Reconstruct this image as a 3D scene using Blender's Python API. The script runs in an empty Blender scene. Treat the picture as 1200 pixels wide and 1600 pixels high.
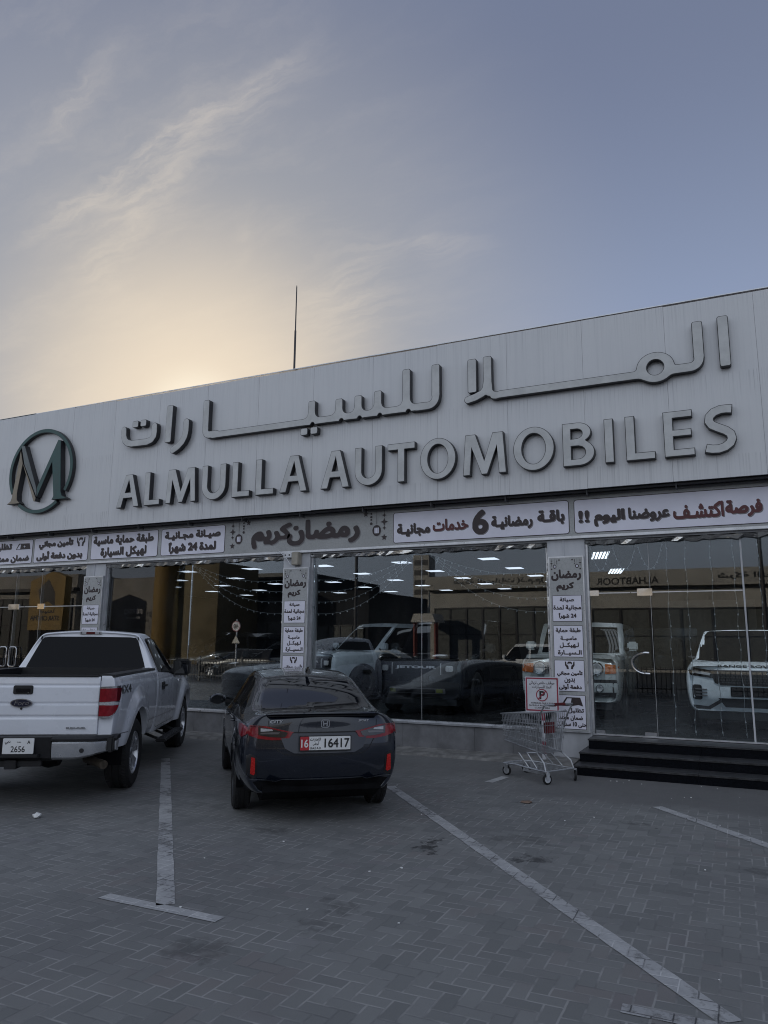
import bpy, bmesh, math, random, unicodedata
import numpy as np
from mathutils import Matrix, Vector, geometry
from mathutils.bvhtree import BVHTree
random.seed(7)
C = bpy.context.scene
COL = C.collection
R = math.radians
# ---------------------------------------------------------------- camera
def setup_camera():
    f, pitch, roll, yaw = 1156.0, .17754, .00835, -.439516
    cp, sp = math.cos(pitch), math.sin(pitch)
    F = Vector((math.sin(yaw)*cp, math.cos(yaw)*cp, sp)); Rt = Vector((math.cos(yaw), -math.sin(yaw), 0)); U = Rt.cross(F)
    c, s = math.cos(roll), math.sin(roll)
    Rt, U = c*Rt + s*U, -s*Rt + c*U
    cam = bpy.data.cameras.new('camera'); o = bpy.data.objects.new('camera', cam); COL.objects.link(o)
    cam.sensor_fit = 'HORIZONTAL'; cam.sensor_width = 36; cam.lens = 36*f/1200; cam.clip_start = .05; cam.clip_end = 2000
    o.matrix_world = Matrix(((Rt.x, U.x, -F.x, 0), (Rt.y, U.y, -F.y, -11.5618), (Rt.z, U.z, -F.z, 1.72), (0, 0, 0, 1)))
    C.camera = o
setup_camera()
# ---------------------------------------------------------------- node helpers
class NT:
    def __init__(s, tree): s.t = tree; s.n = tree.nodes; s.l = tree.links
    def node(s, typ, ins=None, **kw):
        n = s.n.new(typ)
        for k, v in kw.items(): setattr(n, k, v)
        for k, v in (ins or {}).items(): s.put(n.inputs[k], v)
        return n
    def put(s, sock, v):
        if isinstance(v, bpy.types.NodeSocket): s.l.new(v, sock)
        elif v is not None: sock.default_value = v
    def m(s, op, a, b=None, c=None, clamp=False):
        n = s.node('ShaderNodeMath', operation=op, use_clamp=clamp)
        s.put(n.inputs[0], a)
        if b is not None: s.put(n.inputs[1], b)
        if c is not None: s.put(n.inputs[2], c)
        return n.outputs[0]
    def vm(s, op, a, b=None, out=0):
        n = s.node('ShaderNodeVectorMath', operation=op)
        s.put(n.inputs[0], a)
        if b is not None: s.put(n.inputs[3 if op == 'SCALE' else 1], b)
        return n.outputs[out]
    def mix(s, f, a, b, bt='MIX'):
        n = s.node('ShaderNodeMix', data_type='RGBA', blend_type=bt)
        s.put(n.inputs[0], f); s.put(n.inputs[6], a); s.put(n.inputs[7], b); return n.outputs[2]
    def rng(s, v, a, b, c=0., d=1., smooth=True):
        n = s.node('ShaderNodeMapRange', interpolation_type='SMOOTHSTEP' if smooth else 'LINEAR')
        for i, x in enumerate((v, a, b, c, d)): s.put(n.inputs[i], x)
        return n.outputs[0]
    def noise(s, vec, scale, detail=3, rough=.55, out=0, dist=0.):
        n = s.node('ShaderNodeTexNoise', {'Vector': vec, 'Scale': scale, 'Detail': detail, 'Roughness': rough, 'Distortion': dist}); return n.outputs[out]
    def mapping(s, vec, loc=(0, 0, 0), rot=(0, 0, 0), scale=(1, 1, 1)):
        return s.node('ShaderNodeMapping', {'Vector': vec, 'Location': loc, 'Rotation': rot, 'Scale': scale}).outputs[0]
    def sep(s, v): return s.node('ShaderNodeSeparateXYZ', {0: v}).outputs
    def comb(s, x, y, z=0.): return s.node('ShaderNodeCombineXYZ', {0: x, 1: y, 2: z}).outputs[0]
# ---------------------------------------------------------------- sky and sun
SUN_EL, SUN_AZ = R(16.5), R(-40)
def setup_world():
    w = bpy.data.worlds.new('World'); C.world = w; w.use_nodes = True
    k = NT(w.node_tree); bg = w.node_tree.nodes['Background']
    d = k.node('ShaderNodeTexCoord').outputs['Generated']
    sky = k.node('ShaderNodeTexSky', sky_type='NISHITA', sun_disc=False, sun_elevation=SUN_EL, sun_rotation=SUN_AZ, dust_density=1.6, air_density=1.0, ozone_density=2.0).outputs[0]
    sd = (math.sin(SUN_AZ)*math.cos(SUN_EL), math.cos(SUN_AZ)*math.cos(SUN_EL), math.sin(SUN_EL))
    x, y, z = k.sep(d)
    cs = k.vm('DOT_PRODUCT', d, sd, out=1)
    ang = k.m('DIVIDE', k.m('ARCCOSINE', k.m('MINIMUM', cs, .99999)), math.pi/180)
    # bright sky behind a thin veil rolls off instead of clipping
    den = k.vm('ADD', k.vm('SCALE', sky, .15), (1, 1, 1))
    c = k.vm('DIVIDE', sky, den)
    # veil: grey blue away from the sun, cream towards it
    el = k.m('DIVIDE', k.m('ARCSINE', z), math.pi/180)
    veil = k.mix(k.rng(el, 8, 44), (3.35, 4.15, 6.0, 1), (1.72, 2.06, 3.12, 1))
    near = k.mix(k.rng(ang, 2, 19), (9.0, 7.6, 5.9, 1), (3.8, 3.85, 4.05, 1))
    col = k.mix(k.rng(ang, 9, 37), near, veil); col = k.mix(k.rng(ang, 5, 0, 0., .7), col, (12.5, 11.5, 9.2, 1))
    c = k.mix(.93, c, col)
    # cirrus
    zz = k.m('ADD', k.m('MAXIMUM', z, 0.), .22)
    pv = k.comb(k.m('DIVIDE', x, zz), k.m('DIVIDE', y, zz), 0.)
    wob = k.vm('SCALE', k.vm('SUBTRACT', k.noise(pv, 7., 6, .62, 1), (.5, .5, .5)), .085)
    pw = k.vm('ADD', pv, wob); wx, wy, _ = k.sep(pw)
    fib = k.noise(k.mapping(pw, rot=(0, 0, R(24)), scale=(5, 30, 1)), 1.3, 6, .62)
    fib2 = k.noise(k.mapping(pw, rot=(0, 0, R(8)), scale=(3, 9, 1)), 1.2, 7, .65)
    cl = None
    for (a, b_, w1, w2, x0, x1, st) in ((.628, -.150, .008, .020, -1.02, -.42, .27), (.655, -.150, .05, .03, -1.05, -.44, .20), (.376, -.330, .010, .016, -.86, -.66, .38), (.20, -1.05, .02, .02, -.76, -.68, .38), (1.27, .36, .012, .05, -.52, -.34, .28), (.80, -.60, .06, .10, -.80, -.5, .30), (.44, -.46, .03, .05, -1.1, -.6, .30)):
        v = k.m('SUBTRACT', wy, k.m('ADD', a, k.m('MULTIPLY', wx, b_)))
        g = k.m('MULTIPLY', k.rng(v, -w1*2.2, 0.), k.rng(v, w2*2.2, 0.))
        g = k.m('MULTIPLY', g, k.m('MULTIPLY', k.rng(wx, x0-.05, x0+.10), k.rng(wx, x1+.04, x1-.12)))
        g = k.m('MULTIPLY', k.m('MULTIPLY', g, st), k.m('ADD', .25, k.m('MULTIPLY', k.rng(fib, .35, .68), .95)))
        cl = g if cl is None else k.m('ADD', cl, g)
    lat = k.rng(k.m('SUBTRACT', x, k.m('MULTIPLY', y, .05)), -.12, -.62)
    soft = k.m('MULTIPLY', k.m('MULTIPLY', k.rng(fib2, .42, .72), lat), .20)
    cl = k.m('ADD', cl, soft, clamp=True)
    ccol = k.mix(k.rng(ang, 6, 40), (9.2, 7.9, 6.2, 1), (5.0, 5.0, 5.25, 1))
    c = k.mix(k.m('MULTIPLY', cl, .62, clamp=True), c, ccol)
    # the half of the sky opposite the sun is an open bright haze
    back = k.rng(y, .25, -.55)
    c = k.mix(back, c, (6.35, 7.05, 8.15, 1))
    c = k.mix(k.rng(z, 0., -.06), c, (1.2, 1.2, 1.3, 1))
    k.l.new(c, bg.inputs[0]); bg.inputs[1].default_value = .1
setup_world()
sun = bpy.data.lights.new('sun', 'SUN'); sun.energy = 4.6; sun.angle = R(.55); sun.color = (1, .87, .72)
so = bpy.data.objects.new('sun', sun); COL.objects.link(so)
so.rotation_euler = Vector((math.sin(SUN_AZ)*math.cos(SUN_EL), math.cos(SUN_AZ)*math.cos(SUN_EL), math.sin(SUN_EL))).to_track_quat('Z', 'Y').to_euler()
vs = C.view_settings; vs.view_transform = 'Standard'; vs.look = 'None'; vs.exposure = 0; vs.gamma = 1; vs.use_curve_mapping = False
C.cycles.max_bounces = 8; C.cycles.transparent_max_bounces = 16; C.cycles.glossy_bounces = 5; C.cycles.diffuse_bounces = 3
C.cycles.caustics_reflective = False; C.cycles.caustics_refractive = False; C.cycles.use_denoising = True; C.cycles.denoiser = 'OPENIMAGEDENOISE'; C.cycles.denoising_prefilter = 'ACCURATE'; C.cycles.denoising_input_passes = 'RGB_ALBEDO_NORMAL'; C.cycles.filter_width = 1.05; C.cycles.sample_clamp_indirect = 1.6
# ---------------------------------------------------------------- materials
MATS = {}
def mat(name, col, rough=.5, metal=0., coat=0., var=.08, scale=6., bump=0., bscale=60., spec=.5, stretch=(1, 1, 1), emit=None, estr=0.):
    if name in MATS: return MATS[name]
    m = bpy.data.materials.new(name); m.use_nodes = True; k = NT(m.node_tree); b = m.node_tree.nodes['Principled BSDF']
    oc = k.node('ShaderNodeTexCoord').outputs['Object']; v = k.mapping(oc, scale=stretch)
    n = k.noise(v, scale, 5, .6)
    c4 = tuple(col) + (1,)
    dark = tuple(x*(1-var*2.2) for x in col) + (1,); lite = tuple(min(1, x*(1+var*1.2)) for x in col) + (1,)
    k.put(b.inputs['Base Color'], k.mix(k.rng(n, .3, .7), dark, lite) if var else c4)
    k.put(b.inputs['Roughness'], k.rng(n, .25, .75, max(.0, rough-.06), min(1, rough+.06)) if var else rough)
    b.inputs['Metallic'].default_value = metal; b.inputs['Coat Weight'].default_value = coat; b.inputs['Coat Roughness'].default_value = .03
    b.inputs['Specular IOR Level'].default_value = spec
    if emit: b.inputs['Emission Color'].default_value = tuple(emit)+(1,); b.inputs['Emission Strength'].default_value = estr
    if bump:
        bn = k.node('ShaderNodeBump', {'Strength': bump, 'Distance': .01, 'Height': k.noise(v, bscale, 4, .6)}); k.l.new(bn.outputs[0], b.inputs['Normal'])
    MATS[name] = m; return m
def glass_mat(name, tint=.62, ior=1.52, k1=1.7):
    m = bpy.data.materials.new(name); m.use_nodes = True; k = NT(m.node_tree); m.node_tree.nodes.remove(m.node_tree.nodes['Principled BSDF'])
    out = m.node_tree.nodes['Material Output']
    oc = k.node('ShaderNodeTexCoord').outputs['Object']
    bn = k.node('ShaderNodeBump', {'Strength': .05, 'Distance': .02, 'Height': k.noise(oc, .55, 2, .4)})
    fr = k.m('MULTIPLY', k.node('ShaderNodeFresnel', {'IOR': ior}).outputs[0], k1, clamp=True)
    dust = k.m('MULTIPLY', k.rng(k.noise(k.mapping(oc, scale=(1, 1, .35)), 3.2, 6, .65), .45, .9), .022)
    tr = k.node('ShaderNodeBsdfTransparent', {'Color': (tint*.95, tint, tint*1.02, 1)}).outputs[0]
    gl = k.node('ShaderNodeBsdfGlossy', {'Color': (.95, .97, 1, 1), 'Roughness': 0., 'Normal': bn.outputs[0]}).outputs[0]
    df = k.node('ShaderNodeBsdfDiffuse', {'Color': (.5, .48, .45, 1)}).outputs[0]
    a = k.node('ShaderNodeMixShader', {0: fr, 1: tr, 2: gl}).outputs[0]
    b = k.node('ShaderNodeMixShader', {0: dust, 1: a, 2: df}).outputs[0]
    k.l.new(b, out.inputs[0]); MATS[name] = m; return m
def fascia_mat():
    m = bpy.data.materials.new('composite_panel'); m.use_nodes = True; k = NT(m.node_tree); b = m.node_tree.nodes['Principled BSDF']
    oc = k.node('ShaderNodeTexCoord').outputs['Object']
    geo = k.sep(oc)
    big = k.noise(oc, .45, 4, .6)
    st = k.noise(k.mapping(oc, scale=(9, 9, .22)), 1.6, 6, .7)
    fine = k.noise(k.mapping(oc, scale=(40, 40, .5)), 1.5, 4, .6)
    # dirt runs that start under the two rows of letters and below the top edge
    zz = geo[2]
    run1 = k.m('MULTIPLY', k.rng(zz, 5.76, 5.70), k.rng(zz, 5.2, 5.72))
    run2 = k.m('MULTIPLY', k.rng(zz, 4.50, 4.46), k.rng(zz, 3.9, 4.48))
    run3 = k.m('MULTIPLY', k.rng(zz, 6.3, 6.95), .55)
    under = k.m('MULTIPLY', k.m('ADD', k.m('ADD', run1, run2), run3), k.m('MULTIPLY', k.rng(k.noise(k.mapping(oc, scale=(22, 22, .10)), 1.7, 5, .8), .49, .72), 1.15))
    f1 = k.m('MULTIPLY', k.rng(st, .45, .78), .24)
    c = k.mix(k.rng(big, .3, .7), (.555, .56, .58, 1), (.615, .618, .632, 1))
    c = k.mix(f1, c, (.36, .37, .40, 1)); c = k.mix(k.m('MULTIPLY', under, .62, clamp=True), c, (.20, .205, .225, 1))
    c = k.mix(k.m('MULTIPLY', k.rng(fine, .52, .80), .17), c, (.36, .36, .39, 1))
    k.put(b.inputs['Base Color'], c); k.put(b.inputs['Roughness'], k.rng(big, .3, .7, .30, .48)); b.inputs['Metallic'].default_value = .2
    bn = k.node('ShaderNodeBump', {'Strength': .35, 'Distance': .03, 'Height': k.noise(k.mapping(oc, scale=(1, 1, .6)), 1.7, 2, .5)}); k.l.new(bn.outputs[0], b.inputs['Normal'])
    MATS['composite_panel'] = m; return m
def herring(k, P, u=.0965, gap=.055):
    s = k.vm('SCALE', P, 1/u); x, y, _ = k.sep(s)
    i, j = k.m('FLOOR', x), k.m('FLOOR', y); fx, fy = k.m('SUBTRACT', x, i), k.m('SUBTRACT', y, j)
    t = k.m('FLOORED_MODULO', k.m('SUBTRACT', i, j), 4.)
    is_ = lambda v: k.m('COMPARE', t, float(v), .1)
    big = 9.
    e0 = k.m('ADD', fx, k.m('MULTIPLY', is_(1), big)); e1 = k.m('ADD', k.m('SUBTRACT', 1., fx), k.m('MULTIPLY', is_(0), big))
    e2 = k.m('ADD', fy, k.m('MULTIPLY', is_(2), big)); e3 = k.m('ADD', k.m('SUBTRACT', 1., fy), k.m('MULTIPLY', is_(3), big))
    e = k.m('MINIMUM', k.m('MINIMUM', e0, e1), k.m('MINIMUM', e2, e3))
    bid = k.comb(k.m('SUBTRACT', i, is_(1)), k.m('SUBTRACT', j, is_(2)), .37)
    rnd = k.node('ShaderNodeTexWhiteNoise', {'Vector': bid}, noise_dimensions='3D').outputs[0]
    return e, rnd
def paving_mat():
    m = bpy.data.materials.new('block_paving'); m.use_nodes = True; k = NT(m.node_tree); b = m.node_tree.nodes['Principled BSDF']
    oc = k.node('ShaderNodeTexCoord').outputs['Object']
    warp = k.vm('SCALE', k.vm('SUBTRACT', k.noise(oc, 9., 2, .5, 1), (.5, .5, .5)), .009)
    P = k.vm('ADD', oc, warp)
    e, rnd = herring(k, P)
    x, y, _ = k.sep(oc)
    joint = k.rng(e, .035, .085, 1., 0.)
    big = k.noise(oc, .32, 5, .6); mid = k.noise(oc, 2.3, 5, .65); grit = k.noise(oc, 120., 3, .7)
    base = k.mix(rnd, (.160, .163, .161, 1), (.215, .217, .213, 1))
    base = k.mix(k.m('MULTIPLY', k.rng(rnd, .94, .98), .6), base, (.185, .182, .19, 1))
    base = k.mix(k.m('MULTIPLY', k.m('MULTIPLY', k.rng(k.noise(oc, .8, 3, .5), .50, .62), k.rng(rnd, .5, .9)), .38), base, (.150, .122, .118, 1))
    base = k.mix(k.rng(big, .38, .62, 0., .55), base, (.130, .130, .133, 1))
    base = k.mix(k.rng(k.noise(k.mapping(oc, rot=(0, 0, R(40)), scale=(.25, 1.6, 1)), 1.1, 5, .6), .52, .72, 0., .5), base, (.20, .195, .19, 1))
    base = k.mix(k.rng(mid, .45, .8, 0., .45), base, (.185, .18, .178, 1))
    base = k.mix(k.rng(grit, .55, .8, 0., .35), base, (.05, .05, .055, 1))
    # joints: pale sand, broken where it has washed out
    jn = k.rng(k.noise(oc, 3.1, 4, .6), .33, .60)
    jc = k.mix(jn, (.095, .095, .098, 1), (.32, .315, .31, 1))
    base = k.mix(k.m('MULTIPLY', joint, k.m('ADD', .36, k.m('MULTIPLY', jn, .34))), base, jc)
    # worn-over strip along the showroom, joints filled with dust
    sl = k.m('ADD', y, k.m('MULTIPLY', k.noise(oc, .9, 3, .6), .9))
    apron = k.m('MULTIPLY', k.rng(sl, -2.35, -1.9), k.rng(x, -3.3, -2.0))
    apron2 = k.m('MULTIPLY', k.rng(sl, -2.4, -.4), .75)
    ap = k.m('MAXIMUM', apron, apron2)
    base = k.mix(k.m('MULTIPLY', ap, .88), base, k.mix(mid, (.10, .10, .103, 1), (.165, .162, .16, 1)))
    # oil and tyre stains, plus a broad dark patch under each parked vehicle
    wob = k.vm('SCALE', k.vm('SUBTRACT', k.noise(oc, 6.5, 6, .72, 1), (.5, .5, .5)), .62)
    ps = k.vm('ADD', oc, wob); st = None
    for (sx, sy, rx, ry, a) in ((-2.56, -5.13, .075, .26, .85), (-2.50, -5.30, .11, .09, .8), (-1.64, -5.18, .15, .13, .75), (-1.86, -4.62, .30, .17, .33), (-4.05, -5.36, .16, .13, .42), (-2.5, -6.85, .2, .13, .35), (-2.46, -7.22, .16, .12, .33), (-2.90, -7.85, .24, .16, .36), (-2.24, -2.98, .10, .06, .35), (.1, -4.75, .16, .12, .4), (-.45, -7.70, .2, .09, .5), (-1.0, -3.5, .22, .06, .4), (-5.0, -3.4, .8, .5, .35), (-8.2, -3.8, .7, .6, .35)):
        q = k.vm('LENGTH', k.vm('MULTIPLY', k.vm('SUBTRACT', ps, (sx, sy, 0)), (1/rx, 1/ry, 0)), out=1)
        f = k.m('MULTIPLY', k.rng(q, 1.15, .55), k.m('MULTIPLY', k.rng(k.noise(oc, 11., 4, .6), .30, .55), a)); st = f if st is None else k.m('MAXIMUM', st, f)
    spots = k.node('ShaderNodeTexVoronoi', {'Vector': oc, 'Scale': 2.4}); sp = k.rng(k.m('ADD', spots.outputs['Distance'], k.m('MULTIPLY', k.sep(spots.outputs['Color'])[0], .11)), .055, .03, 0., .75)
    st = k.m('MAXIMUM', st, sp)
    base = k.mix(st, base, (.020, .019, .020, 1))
    far = k.rng(y, -13.5, -15.5)
    base = k.mix(far, base, (.07, .07, .072, 1))
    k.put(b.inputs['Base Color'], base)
    k.put(b.inputs['Roughness'], k.rng(mid, .3, .7, .62, .80)); b.inputs['Specular IOR Level'].default_value = .35
    h = k.m('ADD', k.m('MULTIPLY', k.rng(e, 0., .12), .65), k.m('ADD', k.m('MULTIPLY', grit, .16), k.m('MULTIPLY', rnd, .25)))
    h = k.m('MULTIPLY', h, k.m('SUBTRACT', 1., k.m('MULTIPLY', ap, .75)))
    bn = k.node('ShaderNodeBump', {'Strength': .6, 'Distance': .005, 'Height': h}); k.l.new(bn.outputs[0], b.inputs['Normal'])
    return m
def marking_mat():
    m = bpy.data.materials.new('road_paint'); m.use_nodes = True; k = NT(m.node_tree); b = m.node_tree.nodes['Principled BSDF']
    oc = k.node('ShaderNodeTexCoord').outputs['Object']
    warp = k.vm('SCALE', k.vm('SUBTRACT', k.noise(oc, 9., 2, .5, 1), (.5, .5, .5)), .009)
    e, rnd = herring(k, k.vm('ADD', oc, warp))
    n = k.noise(oc, 14., 6, .7); n2 = k.noise(oc, 2.2, 4, .6)
    c = k.mix(k.rng(n, .3, .7), (.34, .34, .345, 1), (.47, .47, .47, 1))
    c = k.mix(k.m('MULTIPLY', rnd, .5), c, (.27, .27, .28, 1))
    j = k.rng(e, .02, .055, 1., 0.)
    c = k.mix(j, c, k.mix(k.rng(n2, .4, .6), (.52, .52, .52, 1), (.07, .07, .075, 1)))
    k.put(b.inputs['Base Color'], c); b.inputs['Roughness'].default_value = .7
    # worn through in patches
    al = k.m('SUBTRACT', 1., k.m('MULTIPLY', k.rng(k.m('ADD', k.m('MULTIPLY', n, .5), k.m('MULTIPLY', n2, .5)), .50, .62), .62))
    b.inputs['Alpha'].default_value = 1; k.put(b.inputs['Alpha'], al)
    bn = k.node('ShaderNodeBump', {'Strength': .6, 'Distance': .005, 'Height': k.rng(e, 0., .1)}); k.l.new(bn.outputs[0], b.inputs['Normal'])
    return m
M = {}
def mk_mats():
    M['fascia'] = fascia_mat(); M['glass'] = glass_mat('window_glass', .94, 1.52, 1.42)
    M['wall'] = mat('white_cladding', (.50, .51, .54), .5, var=.10, scale=2.5, stretch=(1, 1, .3))
    M['alu'] = mat('aluminium', (.62, .63, .66), .32, metal=.7, var=.08)
    M['foil'] = mat('crumpled_foil', (.80, .78, .74), .15, metal=1., var=.05, bump=1.0, bscale=14)
    M['base'] = mat('base_wall_tile', (.185, .185, .195), .45, var=.14, scale=3)
    M['letter'] = mat('letter_face', (.545, .55, .55), .5, var=.06, scale=4, bump=.05)
    M['letter_side'] = mat('letter_return', (.028, .028, .032), .5, var=.1)
    M['soffit'] = mat('soffit_dark', (.05, .05, .055), .6)
    M['banner'] = banner_mat()
    M['white_print'] = mat('white_vinyl', (.76, .75, .85), .42, var=.03, scale=2)
    M['ink'] = mat('dark_ink', (.035, .022, .025), .45, var=.1); M['ink2'] = mat('maroon_ink', (.10, .022, .026), .45, var=.1)
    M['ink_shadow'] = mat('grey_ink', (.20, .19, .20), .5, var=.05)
    M['green'] = mat('logo_green', (.022, .074, .070), .4, var=.1); M['gold'] = mat('logo_gold', (.27, .225, .165), .4, var=.1); M['slate'] = mat('logo_slate', (.13, .15, .155), .4, var=.1)
    M['paint_white'] = mat('truck_white_paint', (.76, .78, .84), .28, coat=1., var=.015, scale=2)
    M['paint_dark'] = mat('sedan_dark_paint', (.007, .011, .022), .22, metal=.25, coat=1., var=.05, scale=3)
    M['blk'] = mat('black_plastic', (.010, .010, .012), .55, var=.15, scale=20); M['blk_gloss'] = mat('gloss_black', (.008, .008, .010), .08, var=.0)
    M['dglass'] = mat('tinted_car_glass', (.005, .006, .008), .03, var=.0, spec=.5)
    M['chrome'] = mat('chrome', (.72, .73, .76), .10, metal=1., var=.04); M['steel'] = mat('zinc_wire', (.52, .53, .55), .34, metal=.8, var=.12)
    M['rubber'] = mat('tyre_rubber', (.012, .012, .013), .78, var=.18, scale=18, bump=.2); M['rim_dark'] = mat('dark_alloy', (.055, .057, .062), .32, metal=.7)
    M['rim'] = mat('silver_alloy', (.52, .53, .56), .28, metal=.85, var=.06)
    M['red'] = mat('red_lens', (.22, .004, .012), .16, coat=.25, var=.10, scale=30); M['red_dark'] = mat('deep_red_lens', (.09, .003, .008), .14, coat=.25, var=.08, scale=30)
    M['reflector'] = mat('red_reflector', (.50, .018, .016), .25, var=.08, scale=60, emit=None); M['clear_lens'] = mat('clear_lens', (.45, .45, .47), .12, coat=1., var=.1, scale=50)
    M['smoke_lens'] = mat('smoked_lens', (.02, .018, .02), .08, coat=1., var=.1); M['amber'] = mat('amber_lens', (.48, .12, .02), .15, coat=1., var=.2, scale=60)
    M['plate'] = mat('number_plate_white', (.74, .74, .74), .4, var=.03); M['plate_red'] = mat('number_plate_red', (.42, .02, .03), .4, var=.03)
    M['plate_ink'] = mat('plate_black', (.012, .012, .012), .45, var=0); M['badge_blue'] = mat('badge_blue', (.008, .012, .035), .2, coat=1., var=0)
    M['granite'] = mat('black_granite', (.006, .007, .010), .40, var=.3, scale=90, spec=.07); M['tread'] = mat('granite_tread', (.040, .040, .044), .45, var=.35, scale=14, stretch=(1, 2, 1))
    M['slab'] = mat('concrete_kerb', (.20, .195, .19), .8, var=.2, scale=6, bump=.4)
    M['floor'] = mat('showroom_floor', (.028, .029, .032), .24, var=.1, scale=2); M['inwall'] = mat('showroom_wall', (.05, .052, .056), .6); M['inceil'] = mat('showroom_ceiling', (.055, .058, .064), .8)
    M['tube'] = mat('led_tube', (.8, .8, .85), .5, var=0, emit=(.86, .91, 1.), estr=1.8)
    M['led'] = mat('led_panel', (.8, .8, .85), .5, var=0, emit=(.82, .87, 1.), estr=1.25)
    M['rail'] = mat('light_string_wire', (.50, .50, .51), .5); M['bulb'] = mat('small_bulb', (.80, .80, .82), .2, var=0)
    M['sign_red'] = mat('sign_red', (.30, .03, .06), .45, var=.06); M['sign_white'] = mat('sign_white', (.62, .62, .66), .45, var=.05, scale=5)
    M['rust'] = mat('exhaust_steel', (.075, .06, .045), .5, metal=.5, var=.25, scale=12)
    M['beige'] = mat('opposite_beige', (.43, .415, .375), .9, spec=.08, var=.08, scale=.5); M['opp_dark'] = mat('opposite_dark', (.035, .037, .042), .8, spec=.1, var=.1, scale=.6)
    M['opp_gold'] = mat('opposite_gold', (.44, .30, .11), .6, spec=.3, var=.08, scale=.6); M['opp_glass'] = mat('opposite_glass', (.12, .125, .115), .5, spec=.15, var=.1); M['opp_white'] = mat('opposite_white', (.55, .53, .48), .7, var=.06)
    M['opp_red'] = mat('opposite_red', (.28, .06, .045), .6); M['opp_ink'] = mat('opposite_ink', (.02, .02, .022), .5); M['asphalt'] = mat('asphalt', (.05, .05, .053), .8, var=.15, scale=.7)
    M['silver'] = mat('silver_car_paint', (.52, .545, .545), .3, metal=.2, coat=1., var=.03); M['grey_car'] = mat('pale_grey_car_paint', (.46, .52, .58), .3, coat=1., var=.03)
    M['white_car'] = mat('white_car_paint', (.86, .90, .94), .28, coat=1., var=.03); M['black_car'] = mat('black_car_paint', (.008, .009, .012), .2, coat=1., var=0.); M['badge_silver'] = mat('badge_silver', (.50, .51, .54), .35, metal=.3, var=.03); M['film_glass'] = mat('film_car_glass', (.006, .007, .010), .03, var=0, spec=1.0); M['plastic_beige'] = mat('beige_plastic', (.36, .33, .28), .5)
    M['under'] = mat('underbody_black', (.006, .006, .007), .8, var=.2, spec=.1)
    M['card'] = mat('brown_card', (.20, .135, .10), .8, var=.15)
    M['litter'] = mat('white_paper', (.75, .75, .74), .8, var=.05); M['leaf'] = mat('plant_leaf', (.035, .06, .02), .5, var=.3, scale=20)
def banner_mat():
    m = bpy.data.materials.new('banner_print'); m.use_nodes = True; k = NT(m.node_tree); b = m.node_tree.nodes['Principled BSDF']
    oc = k.node('ShaderNodeTexCoord').outputs['Object']
    v = k.node('ShaderNodeTexVoronoi', {'Vector': k.mapping(oc, scale=(1, .01, 1)), 'Scale': 17.}, feature='DISTANCE_TO_EDGE').outputs['Distance']
    l = k.rng(v, .03, .09, 1., 0.)
    n = k.noise(oc, 1.2, 4, .6)
    c = k.mix(k.rng(n, .3, .7), (.36, .365, .365, 1), (.42, .425, .43, 1)); c = k.mix(k.m('MULTIPLY', l, .35), c, (.27, .28, .275, 1))
    k.put(b.inputs['Base Color'], c); b.inputs['Roughness'].default_value = .5
    bn = k.node('ShaderNodeBump', {'Strength': .5, 'Distance': .03, 'Height': k.noise(k.mapping(oc, scale=(1, 1, .5)), 2.2, 3, .5)}); k.l.new(bn.outputs[0], b.inputs['Normal'])
    return m
mk_mats()
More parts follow.
